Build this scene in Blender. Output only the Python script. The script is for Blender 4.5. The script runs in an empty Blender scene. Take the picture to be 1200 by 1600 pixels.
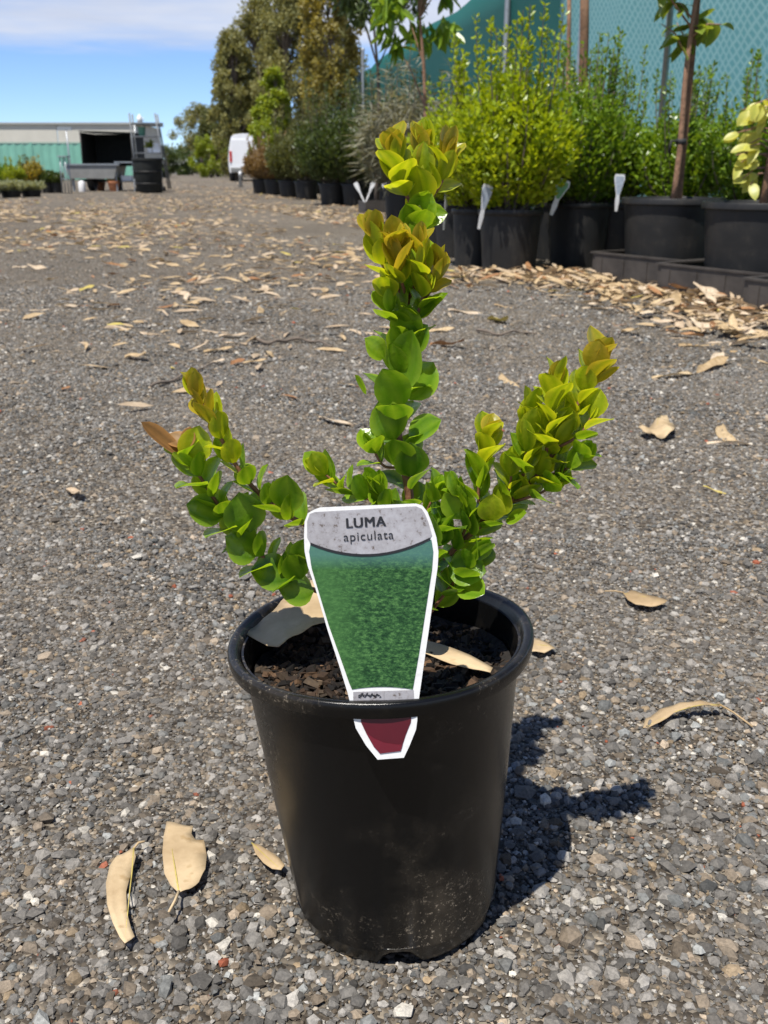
import bpy, bmesh, math, random
import numpy as np
from mathutils import Vector, Matrix, Quaternion

random.seed(7)
RNG = np.random.default_rng(11)
R = math.radians

# ------------------------------------------------------------------ camera
FPX, PITCH, CAMZ = 1550.0, R(19.05), 0.497          # focal length in px of a 1200x1600 frame
scene = bpy.context.scene
col = scene.collection
cam = bpy.data.cameras.new('camera')
cam.sensor_fit = 'VERTICAL'
cam.sensor_height = 36.0
cam.lens = 36.0 * FPX / 1600.0
cam.clip_start = 0.02
cam.clip_end = 5000
cam.dof.use_dof = True
cam.dof.focus_distance = 0.63
cam.dof.aperture_fstop = cam.lens / 1.7             # phone lens, 1.7 mm opening
camo = bpy.data.objects.new('camera', cam)
col.objects.link(camo)
camo.location = (0, 0, CAMZ)
camo.rotation_euler = (math.pi / 2 - PITCH, 0, 0)
scene.camera = camo

# ------------------------------------------------------------------ sky and sun
SUN = Vector((-0.24, -0.36, 1.0)).normalized()
EL = math.asin(SUN.z)
AZ = math.atan2(SUN.x, SUN.y)
world = bpy.data.worlds.new('World')
scene.world = world
world.use_nodes = True
wt = world.node_tree
for n in list(wt.nodes):
    wt.nodes.remove(n)
def wn(t, **kw):
    n = wt.nodes.new(t)
    for k, v in kw.items():
        setattr(n, k, v)
    return n
wl = wt.links.new
wout = wn('ShaderNodeOutputWorld')
bg = wn('ShaderNodeBackground')
bg.inputs['Strength'].default_value = 0.085
sky = wn('ShaderNodeTexSky', sky_type='NISHITA', sun_disc=False)
sky.sun_elevation = EL
sky.sun_rotation = AZ
sky.altitude = 0
sky.air_density = 0.6
sky.dust_density = 0.0
sky.ozone_density = 3.0
geo = wn('ShaderNodeTexCoord')
sep = wn('ShaderNodeSeparateXYZ'); wl(geo.outputs['Generated'], sep.inputs[0])
zc = wn('ShaderNodeMath', operation='MAXIMUM'); wl(sep.outputs['Z'], zc.inputs[0]); zc.inputs[1].default_value = 0.004
zz = wn('ShaderNodeMath', operation='ADD'); wl(zc.outputs[0], zz.inputs[0]); zz.inputs[1].default_value = 0.03
dx = wn('ShaderNodeMath', operation='DIVIDE'); wl(sep.outputs['X'], dx.inputs[0]); wl(zz.outputs[0], dx.inputs[1])
dy = wn('ShaderNodeMath', operation='DIVIDE'); wl(sep.outputs['Y'], dy.inputs[0]); wl(zz.outputs[0], dy.inputs[1])
cmb = wn('ShaderNodeCombineXYZ'); wl(dx.outputs[0], cmb.inputs[0]); wl(dy.outputs[0], cmb.inputs[1])
cn = wn('ShaderNodeTexNoise'); cn.inputs['Scale'].default_value = 0.30; cn.inputs['Detail'].default_value = 7; cn.inputs['Roughness'].default_value = 0.55
mp = wn('ShaderNodeMapping'); wl(cmb.outputs[0], mp.inputs[0]); mp.inputs['Location'].default_value = (3.2, 1.1, 0.0)
wl(mp.outputs[0], cn.inputs['Vector'])
# cloud deck that starts some way off and covers the sky from there on up
elr = wn('ShaderNodeMapRange'); wl(sep.outputs['Z'], elr.inputs[0])
elr.inputs[1].default_value = 0.082; elr.inputs[2].default_value = 0.112; elr.inputs[3].default_value = -0.25; elr.inputs[4].default_value = 0.2
elh = wn('ShaderNodeMapRange'); wl(sep.outputs['Z'], elh.inputs[0])      # the bank breaks up towards the zenith
elh.inputs[1].default_value = 0.2; elh.inputs[2].default_value = 0.5; elh.inputs[3].default_value = 0.0; elh.inputs[4].default_value = -0.24
cad0 = wn('ShaderNodeMath', operation='ADD'); wl(elr.outputs[0], cad0.inputs[0]); wl(elh.outputs[0], cad0.inputs[1])
cadd = wn('ShaderNodeMath', operation='ADD'); wl(cn.outputs['Fac'], cadd.inputs[0]); wl(cad0.outputs[0], cadd.inputs[1])
cr = wn('ShaderNodeMapRange', interpolation_type='SMOOTHSTEP'); wl(cadd.outputs[0], cr.inputs[0])
cr.inputs[1].default_value = 0.46; cr.inputs[2].default_value = 0.72; cr.inputs[3].default_value = 0.0; cr.inputs[4].default_value = 0.85
cn2 = wn('ShaderNodeTexNoise'); cn2.inputs['Scale'].default_value = 0.9; cn2.inputs['Detail'].default_value = 5
wl(mp.outputs[0], cn2.inputs['Vector'])
ccol = wn('ShaderNodeMixRGB'); wl(cn2.outputs['Fac'], ccol.inputs[0])
ccol.inputs[1].default_value = (5.0, 5.4, 6.5, 1); ccol.inputs[2].default_value = (8.0, 8.2, 8.8, 1)
skc = wn('ShaderNodeMixRGB', blend_type='MULTIPLY'); skc.inputs[0].default_value = 1.0
wl(sky.outputs[0], skc.inputs[1]); skc.inputs[2].default_value = (1.08, 1.2, 1.4, 1)
mx = wn('ShaderNodeMixRGB'); wl(cr.outputs[0], mx.inputs[0]); wl(skc.outputs[0], mx.inputs[1]); wl(ccol.outputs[0], mx.inputs[2])
wl(mx.outputs[0], bg.inputs['Color']); wl(bg.outputs[0], wout.inputs[0])

sl = bpy.data.lights.new('sun', 'SUN')
sl.energy = 5.0
sl.angle = R(0.53)
sl.color = (1.0, 0.955, 0.875)
so = bpy.data.objects.new('sun', sl)
col.objects.link(so)
so.location = (-3, -4, 12)
so.rotation_euler = SUN.to_track_quat('Z', 'Y').to_euler()

scene.view_settings.view_transform = 'Standard'
scene.view_settings.look = 'None'
scene.view_settings.exposure = 0.45
scene.view_settings.gamma = 1.0
scene.view_settings.use_curve_mapping = False
scene.cycles.max_bounces = 8
scene.cycles.transparent_max_bounces = 12

# ------------------------------------------------------------------ helpers
FWD = Vector((0, math.cos(PITCH), -math.sin(PITCH)))
UPV = Vector((0, math.sin(PITCH), math.cos(PITCH)))
CAM = Vector((0, 0, CAMZ))
def ray(px, py):
    return FWD + Vector((1, 0, 0)) * ((px - 600) / FPX) + UPV * ((800 - py) / FPX)
def gp(px, py, z=0.0):
    d = ray(px, py)
    return CAM + d * ((z - CAMZ) / d.z)
def at(px, py, Y):
    d = ray(px, py)
    return CAM + d * (Y / d.y)
def on_plane(px, py, p0, n):
    d = ray(px, py)
    return CAM + d * ((p0 - CAM).dot(n) / d.dot(n))

def tag(o, label=None, cat=None, group=None, kind=None):
    if label: o['label'] = label
    if cat: o['category'] = cat
    if group: o['group'] = group
    if kind: o['kind'] = kind
    return o
def empty(name, loc=(0, 0, 0), rz=0.0):
    o = bpy.data.objects.new(name, None)
    o.empty_display_size = 0.05
    col.objects.link(o)
    o.location = loc
    o.rotation_euler = (0, 0, rz)
    return o
def link(name, me, mat=None, parent=None, loc=None):
    if mat is not None and len(me.materials) == 0:
        me.materials.append(mat)
    o = bpy.data.objects.new(name, me)
    col.objects.link(o)
    if parent: o.parent = parent
    if loc is not None: o.location = loc
    return o
def mesh_np(name, V, T, smooth=False, point_attr=None, color_attr=None):
    """triangle or quad mesh from numpy arrays (T: n x k)"""
    V = np.ascontiguousarray(V, dtype=np.float32); T = np.ascontiguousarray(T, dtype=np.int32)
    me = bpy.data.meshes.new(name)
    n, k = T.shape
    me.vertices.add(len(V)); me.vertices.foreach_set('co', V.ravel())
    me.loops.add(n * k); me.loops.foreach_set('vertex_index', T.ravel())
    me.polygons.add(n)
    me.polygons.foreach_set('loop_start', np.arange(0, n * k, k, dtype=np.int32))
    me.polygons.foreach_set('loop_total', np.full(n, k, dtype=np.int32))
    me.polygons.foreach_set('use_smooth', np.full(n, smooth, dtype=bool))
    if point_attr is not None:
        for an, arr in point_attr.items():
            a = me.attributes.new(an, 'FLOAT', 'POINT')
            a.data.foreach_set('value', np.ascontiguousarray(arr, dtype=np.float32))
    if color_attr is not None:
        for an, arr in color_attr.items():
            a = me.attributes.new(an, 'FLOAT_COLOR', 'POINT')
            a.data.foreach_set('color', np.ascontiguousarray(arr, dtype=np.float32).ravel())
    me.update(calc_edges=True)
    me.validate()
    return me

class MB:
    """collects simple shapes into one mesh"""
    def __init__(self): self.v = []; self.f = []
    def add(self, vs, fs):
        o = len(self.v)
        self.v += [tuple(v) for v in vs]; self.f += [tuple(i + o for i in f) for f in fs]
    def box(self, c, s, rot=None):
        hx, hy, hz = s[0] / 2, s[1] / 2, s[2] / 2
        vs = [Vector((x, y, z)) for x in (-hx, hx) for y in (-hy, hy) for z in (-hz, hz)]
        if rot: vs = [rot @ v for v in vs]
        c = Vector(c)
        self.add([v + c for v in vs], [(0, 1, 3, 2), (4, 6, 7, 5), (0, 4, 5, 1), (2, 3, 7, 6), (0, 2, 6, 4), (1, 5, 7, 3)])
        return self
    def tube(self, pts, rad, seg=8, cap=True):
        pts = [Vector(p) for p in pts]
        n = len(pts)
        if not hasattr(rad, '__len__'): rad = [rad] * n
        rings = []
        ref = None
        for i, p in enumerate(pts):
            t = (pts[min(i + 1, n - 1)] - pts[max(i - 1, 0)]).normalized()
            if ref is None:
                ref = t.orthogonal().normalized()
            ref = (ref - t * ref.dot(t)).normalized()
            b = t.cross(ref)
            rings.append([p + (ref * math.cos(a) + b * math.sin(a)) * rad[i] for a in [2 * math.pi * k / seg for k in range(seg)]])
        vs = [v for r in rings for v in r]
        fs = []
        for i in range(n - 1):
            for k in range(seg):
                fs.append((i * seg + k, i * seg + (k + 1) % seg, (i + 1) * seg + (k + 1) % seg, (i + 1) * seg + k))
        if cap:
            fs.append(tuple(reversed(range(seg)))); fs.append(tuple((n - 1) * seg + k for k in range(seg)))
        self.add(vs, fs)
        return self
    def lathe(self, prof, seg=32, closed=False, c=(0, 0, 0), fn=None):
        vs = []
        for (r, z) in prof:
            for k in range(seg):
                a = 2 * math.pi * k / seg
                p = Vector((r * math.cos(a) + c[0], r * math.sin(a) + c[1], z + c[2]))
                vs.append(p)
        fs = []
        n = len(prof)
        for i in range(n - 1 if not closed else n):
            j = (i + 1) % n
            for k in range(seg):
                fs.append((i * seg + k, i * seg + (k + 1) % seg, j * seg + (k + 1) % seg, j * seg + k))
        self.add(vs, fs)
        return self
    def poly_plate(self, pts, n, th):
        """flat outline given as points, thickness th along -n"""
        pts = [Vector(p) for p in pts]; k = len(pts)
        vs = pts + [p - n * th for p in pts]
        fs = [tuple(range(k)), tuple(reversed(range(k, 2 * k)))]
        for i in range(k):
            j = (i + 1) % k
            fs.append((i, i + k, j + k, j))
        self.add(vs, fs)
        return self
    def mesh(self, name, smooth=False, bevel=0.0, bseg=2):
        me = bpy.data.meshes.new(name)
        me.from_pydata(self.v, [], self.f)
        bm = bmesh.new(); bm.from_mesh(me)
        bmesh.ops.remove_doubles(bm, verts=bm.verts, dist=1e-6)
        bmesh.ops.recalc_face_normals(bm, faces=bm.faces)
        if bevel > 0:
            eds = [e for e in bm.edges if len(e.link_faces) == 2 and e.calc_face_angle(0) > R(30)]
            bmesh.ops.bevel(bm, geom=eds, offset=bevel, segments=bseg, affect='EDGES', profile=0.5)
        for f in bm.faces: f.smooth = smooth
        bm.to_mesh(me); bm.free()
        return me
    def build(self, name, mat, parent=None, smooth=False, bevel=0.0, loc=None, sharp=None):
        me = self.mesh(name, smooth, bevel)
        if sharp is not None:
            me.set_sharp_from_angle(angle=R(sharp))
        return link(name, me, mat, parent, loc)

def copy_tree(o, parent=None):
    c = o.copy(); col.objects.link(c); c.parent = parent
    for ch in o.children: copy_tree(ch, c)
    return c

# ------------------------------------------------------------------ materials
MATS = {}
def mat(name):
    m = bpy.data.materials.new(name); m.use_nodes = True
    nt = m.node_tree
    return m, nt, nt.nodes['Principled BSDF'], nt.nodes['Material Output']
def noise(nt, scale, detail=4, rough=0.55, vec=None):
    n = nt.nodes.new('ShaderNodeTexNoise')
    n.inputs['Scale'].default_value = scale; n.inputs['Detail'].default_value = detail; n.inputs['Roughness'].default_value = rough
    if vec is not None: nt.links.new(vec, n.inputs['Vector'])
    return n
def ramp(nt, fac, stops):
    r = nt.nodes.new('ShaderNodeValToRGB')
    el = r.color_ramp.elements
    while len(el) < len(stops): el.new(0.5)
    for e, (p, c) in zip(el, stops):
        e.position = p; e.color = (*c, 1)
    nt.links.new(fac, r.inputs[0])
    return r
def objcoord(nt):
    return nt.nodes.new('ShaderNodeTexCoord').outputs['Object']
def bump(nt, h, strength, dist, bs):
    b = nt.nodes.new('ShaderNodeBump'); b.inputs['Strength'].default_value = strength; b.inputs['Distance'].default_value = dist
    nt.links.new(h, b.inputs['Height']); nt.links.new(b.outputs[0], bs.inputs['Normal'])
    return b
def plain(name, c, rough=0.5, metal=0.0, var=0.15, scale=20.0, bmp=0.0):
    m, nt, bs, out = mat(name)
    n = noise(nt, scale, 5, 0.6, objcoord(nt))
    lo = tuple(max(0, x * (1 - var)) for x in c); hi = tuple(min(1, x * (1 + var)) for x in c)
    r = ramp(nt, n.outputs['Fac'], [(0.3, lo), (0.7, hi)])
    nt.links.new(r.outputs[0], bs.inputs['Base Color'])
    bs.inputs['Roughness'].default_value = rough; bs.inputs['Metallic'].default_value = metal
    if bmp: bump(nt, n.outputs['Fac'], bmp, 0.01, bs)
    MATS[name] = m
    return m
def leaf_material(name, c_lo, c_hi, trans=0.35, rough=0.4, src='attr', veins=False, spec=0.5, tmul=1.6):
    """leaf: diffuse + gloss + light passing through; colour varies per leaf"""
    m, nt, bs, out = mat(name)
    if src == 'attr':
        a = nt.nodes.new('ShaderNodeAttribute'); a.attribute_name = 'v'; fac = a.outputs['Fac']
    else:
        a = nt.nodes.new('ShaderNodeObjectInfo'); fac = a.outputs['Random']
    r = ramp(nt, fac, [(0.0, c_lo), (1.0, c_hi)])
    colr = r.outputs[0]
    if veins:
        e = nt.nodes.new('ShaderNodeAttribute'); e.attribute_name = 'rim'
        n = noise(nt, 5, 3, 0.55, objcoord(nt))
        mm = nt.nodes.new('ShaderNodeMixRGB'); mm.blend_type = 'MULTIPLY'; mm.inputs[0].default_value = 0.55
        r3 = ramp(nt, n.outputs['Fac'], [(0.3, (0.65, 0.7, 0.6)), (0.7, (1.15, 1.1, 1.0))])
        nt.links.new(colr, mm.inputs[1]); nt.links.new(r3.outputs[0], mm.inputs[2])
        m2 = nt.nodes.new('ShaderNodeMixRGB')
        nt.links.new(e.outputs['Fac'], m2.inputs[0]); nt.links.new(mm.outputs[0], m2.inputs[1])
        m2.inputs[2].default_value = (min(1, c_hi[0] * 1.9 + 0.05), min(1, c_hi[1] * 1.5 + 0.04), c_hi[2] * 1.5 + 0.02, 1)
        colr = m2.outputs[0]
        nb = noise(nt, 7, 2, 0.5, objcoord(nt))
        bump(nt, nb.outputs['Fac'], 0.4, 0.0009, bs)
    nt.links.new(colr, bs.inputs['Base Color'])
    bs.inputs['Roughness'].default_value = rough
    bs.inputs['Specular IOR Level'].default_value = spec
    tr = nt.nodes.new('ShaderNodeBsdfTranslucent')
    tm = nt.nodes.new('ShaderNodeMixRGB'); tm.blend_type = 'MULTIPLY'; tm.inputs[0].default_value = 1.0
    nt.links.new(colr, tm.inputs[1]); tm.inputs[2].default_value = (tmul * 1.15, tmul, tmul * 0.45, 1)
    nt.links.new(tm.outputs[0], tr.inputs['Color'])
    mix = nt.nodes.new('ShaderNodeMixShader'); mix.inputs[0].default_value = trans
    nt.links.new(bs.outputs[0], mix.inputs[1]); nt.links.new(tr.outputs[0], mix.inputs[2])
    nt.links.new(mix.outputs[0], out.inputs['Surface'])
    MATS[name] = m
    return m

# gravel stones (colour stored per stone)
def stone_material():
    m, nt, bs, out = mat('gravel_stone')
    a = nt.nodes.new('ShaderNodeAttribute'); a.attribute_name = 'stone_colour'
    n = noise(nt, 420, 5, 0.65, objcoord(nt))
    r = ramp(nt, n.outputs['Fac'], [(0.25, (0.55, 0.55, 0.55)), (0.75, (1.3, 1.28, 1.25))])
    mm = nt.nodes.new('ShaderNodeMixRGB'); mm.blend_type = 'MULTIPLY'; mm.inputs[0].default_value = 1
    nt.links.new(a.outputs['Color'], mm.inputs[1]); nt.links.new(r.outputs[0], mm.inputs[2])
    nt.links.new(mm.outputs[0], bs.inputs['Base Color'])
    bs.inputs['Roughness'].default_value = 0.8; bs.inputs['Specular IOR Level'].default_value = 0.3
    bump(nt, n.outputs['Fac'], 0.5, 0.0012, bs)
    return m
M_STONE = stone_material()

def ground_material():
    m, nt, bs, out = mat('ground')
    oc = objcoord(nt)
    v = nt.nodes.new('ShaderNodeTexVoronoi'); v.inputs['Scale'].default_value = 190; nt.links.new(oc, v.inputs['Vector'])
    sepc = nt.nodes.new('ShaderNodeSeparateColor'); nt.links.new(v.outputs['Color'], sepc.inputs[0])
    r = ramp(nt, sepc.outputs[0], [(0.0, (0.045, 0.037, 0.03)), (0.45, (0.10, 0.086, 0.07)), (0.8, (0.19, 0.17, 0.142)), (0.93, (0.28, 0.24, 0.19)), (1.0, (0.45, 0.41, 0.35))])
    big = noise(nt, 0.9, 5, 0.6, oc)
    rb = ramp(nt, big.outputs['Fac'], [(0.32, (0.75, 0.72, 0.68)), (0.68, (1.2, 1.17, 1.1))])
    mm = nt.nodes.new('ShaderNodeMixRGB'); mm.blend_type = 'MULTIPLY'; mm.inputs[0].default_value = 1
    nt.links.new(r.outputs[0], mm.inputs[1]); nt.links.new(rb.outputs[0], mm.inputs[2])
    # worn tracks and dusty patches further along the yard
    far = noise(nt, 0.16, 4, 0.5, oc)
    rf = ramp(nt, far.outputs['Fac'], [(0.4, (0.0, 0.0, 0.0)), (0.62, (1, 1, 1))])
    m2 = nt.nodes.new('ShaderNodeMixRGB'); mf = nt.nodes.new('ShaderNodeMath'); mf.operation = 'MULTIPLY'; mf.inputs[1].default_value = 0.35
    nt.links.new(rf.outputs[0], mf.inputs[0]); nt.links.new(mf.outputs[0], m2.inputs[0])
    nt.links.new(mm.outputs[0], m2.inputs[1]); m2.inputs[2].default_value = (0.22, 0.19, 0.15, 1)
    nt.links.new(m2.outputs[0], bs.inputs['Base Color'])
    bs.inputs['Roughness'].default_value = 0.9; bs.inputs['Specular IOR Level'].default_value = 0.2
    bump(nt, v.outputs['Distance'], 0.9, 0.006, bs).invert = True
    return m
M_GROUND = ground_material()

def pot_material(name, dirt=1.0, base=0.012, rough=0.32):
    m, nt, bs, out = mat(name)
    oc = objcoord(nt)
    n1 = noise(nt, 9, 6, 0.65, oc)
    mp_ = nt.nodes.new('ShaderNodeMapping'); mp_.inputs['Scale'].default_value = (1, 1, 0.12); nt.links.new(oc, mp_.inputs[0])
    n2 = noise(nt, 40, 5, 0.6, mp_.outputs[0])       # vertical run marks
    n3 = noise(nt, 330, 7, 0.8, oc)                 # fine grit specks
    dustf = nt.nodes.new('ShaderNodeMath'); dustf.operation = 'MULTIPLY'
    r1 = ramp(nt, n1.outputs['Fac'], [(0.46, (0, 0, 0)), (0.72, (1, 1, 1))])
    r2 = ramp(nt, n2.outputs['Fac'], [(0.35, (0, 0, 0)), (0.8, (1, 1, 1))])
    nt.links.new(r1.outputs[0], dustf.inputs[0]); nt.links.new(r2.outputs[0], dustf.inputs[1])
    d2 = nt.nodes.new('ShaderNodeMath'); d2.operation = 'MULTIPLY'; d2.inputs[1].default_value = 0.55 * dirt
    nt.links.new(dustf.outputs[0], d2.inputs[0])
    c1 = nt.nodes.new('ShaderNodeMixRGB'); nt.links.new(d2.outputs[0], c1.inputs[0])
    c1.inputs[1].default_value = (base, base, base * 1.02, 1); c1.inputs[2].default_value = (0.13, 0.105, 0.075, 1)
    r3 = ramp(nt, n3.outputs['Fac'], [(0.56, (0, 0, 0)), (0.66, (1, 1, 1))])
    s2 = nt.nodes.new('ShaderNodeMath'); s2.operation = 'MULTIPLY'; nt.links.new(r3.outputs[0], s2.inputs[0])
    r1b = ramp(nt, n1.outputs['Fac'], [(0.50, (0, 0, 0)), (0.64, (1, 1, 1))]); nt.links.new(r1b.outputs[0], s2.inputs[1])
    s3 = nt.nodes.new('ShaderNodeMath'); s3.operation = 'MULTIPLY'; s3.inputs[1].default_value = 0.9 * dirt; nt.links.new(s2.outputs[0], s3.inputs[0])
    c2 = nt.nodes.new('ShaderNodeMixRGB'); nt.links.new(s3.outputs[0], c2.inputs[0]); nt.links.new(c1.outputs[0], c2.inputs[1]); c2.inputs[2].default_value = (0.42, 0.35, 0.26, 1)
    nt.links.new(c2.outputs[0], bs.inputs['Base Color'])
    rr = nt.nodes.new('ShaderNodeMapRange'); nt.links.new(n1.outputs['Fac'], rr.inputs[0]); rr.inputs[1].default_value = 0.3; rr.inputs[2].default_value = 0.75
    rr.inputs[3].default_value = rough - 0.06; rr.inputs[4].default_value = rough + 0.22
    nt.links.new(rr.outputs[0], bs.inputs['Roughness'])
    bs.inputs['Specular IOR Level'].default_value = 0.33
    bump(nt, n3.outputs['Fac'], 0.12, 0.002, bs)
    MATS[name] = m
    return m
M_POT = pot_material('pot_plastic', 1.0, 0.004, 0.17)
M_POT2 = pot_material('pot_plastic_far', 0.35, 0.016, 0.45)
M_TRAY = plain('tray_plastic', (0.05, 0.043, 0.038), 0.6, 0, 0.4, 14)
M_SOIL = plain('potting_mix', (0.012, 0.009, 0.007), 0.95, 0, 0.5, 130, 0.8)
M_WOOD = plain('stake_timber', (0.16, 0.085, 0.045), 0.8, 0, 0.4, 40, 0.3)
M_BARK = plain('bark', (0.25, 0.14, 0.085), 0.85, 0, 0.35, 60, 0.4)
M_GREYBARK = plain('grey_bark', (0.14, 0.11, 0.085), 0.9, 0, 0.35, 30, 0.4)
M_STEM = plain('shrub_stem', (0.2, 0.085, 0.045), 0.6, 0, 0.3, 200, 0.2)
M_STEEL = plain('galvanised_steel', (0.34, 0.36, 0.38), 0.45, 0.6, 0.15, 25)
M_DULL = plain('dull_steel', (0.16, 0.17, 0.18), 0.55, 0.4, 0.2, 25)
M_WHITE = plain('white_plastic', (0.8, 0.8, 0.8), 0.4, 0, 0.04, 30)
M_TERRA = plain('terracotta', (0.42, 0.17, 0.08), 0.8, 0, 0.2, 12)
M_VANW = plain('van_paint', (0.8, 0.81, 0.83), 0.25, 0, 0.03, 2)
M_BLACK = plain('black_rubber', (0.02, 0.02, 0.02), 0.7, 0, 0.2, 20)
M_GLASS = plain('dark_glass', (0.02, 0.025, 0.03), 0.08, 0, 0.1, 3)
M_RED = plain('red_lens', (0.45, 0.02, 0.02), 0.25, 0, 0.1, 30)
M_GREYPANEL = plain('grey_sheet', (0.23, 0.23, 0.22), 0.55, 0.2, 0.15, 4)
M_CREAM = plain('cream_cladding', (0.56, 0.54, 0.47), 0.7, 0, 0.06, 1.2)
M_ROOFW = plain('pale_roof', (0.36, 0.36, 0.34), 0.5, 0.1, 0.05, 2)
M_GREENSHEET = plain('green_sheet', (0.17, 0.40, 0.31), 0.6, 0, 0.12, 1.5)
M_DARKMESH = plain('dark_canvas', (0.012, 0.014, 0.013), 0.8, 0, 0.4, 10)

# ------------------------------------------------------------------ ground sheet
def make_ground():
    xs = [-3000, -400, -80, -20] + list(np.linspace(-6, 6, 25)) + [20, 80, 400, 3000]
    ys = [-60, -10] + list(np.linspace(-1, 12, 27)) + [20, 40, 80, 200, 800, 4000]
    V = np.array([(x, y, 0.0) for y in ys for x in xs]); nx = len(xs)
    T = np.array([(j * nx + i, j * nx + i + 1, (j + 1) * nx + i + 1, (j + 1) * nx + i) for j in range(len(ys) - 1) for i in range(nx - 1)])
    o = link('ground', mesh_np('ground', V, T), M_GROUND)
    tag(o, kind='structure')
make_ground()

# ------------------------------------------------------------------ gravel: crushed rock, one mass
def rot_mats(n):
    q = RNG.normal(size=(n, 4)); q /= np.linalg.norm(q, axis=1)[:, None]
    w, x, y, z = q.T
    return np.stack([np.stack([1 - 2 * (y * y + z * z), 2 * (x * y - z * w), 2 * (x * z + y * w)], 1),
                     np.stack([2 * (x * y + z * w), 1 - 2 * (x * x + z * z), 2 * (y * z - x * w)], 1),
                     np.stack([2 * (x * z - y * w), 2 * (y * z + x * w), 1 - 2 * (x * x + y * y)], 1)], 1)
def stone_colours(n):
    g = np.clip(RNG.lognormal(math.log(0.138), 0.45, n), 0.04, 0.4)
    c = np.stack([g * 1.06, g, g * 0.91], 1)
    u = RNG.random(n)
    warm = u < 0.16
    c[warm] *= np.array([1.2, 1.02, 0.82])
    blue = (u > 0.16) & (u < 0.26)
    c[blue] *= np.array([0.9, 0.98, 1.04])
    pale = (u > 0.26) & (u < 0.283)
    c[pale] = np.array([0.50, 0.47, 0.41]) * RNG.uniform(0.7, 1.25, (pale.sum(), 1))
    tan = (u > 0.31) & (u < 0.335)
    c[tan] = np.array([0.28, 0.21, 0.13]) * RNG.uniform(0.6, 1.2, (tan.sum(), 1))
    red = (u > 0.35) & (u < 0.3522)
    c[red] = np.array([0.34, 0.10, 0.05]) * RNG.uniform(0.6, 1.2, (red.sum(), 1))
    return np.concatenate([np.clip(c, 0, 0.85), np.ones((n, 1))], 1)
def patch(X, Y):
    """loose (1) to trodden and dusty (0) areas of the yard"""
    f = np.sin(X * 9.1 + 1.3 + 1.7 * np.sin(Y * 6.3)) + np.sin(Y * 11.7 + 0.4 + 1.9 * np.sin(X * 7.7 + 2.0)) + 0.7 * np.sin(X * 23 + Y * 17) + 0.5 * np.sin(X * 41 - Y * 37 + 1)
    return np.clip(0.5 + f / 3.2, 0, 1)
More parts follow.
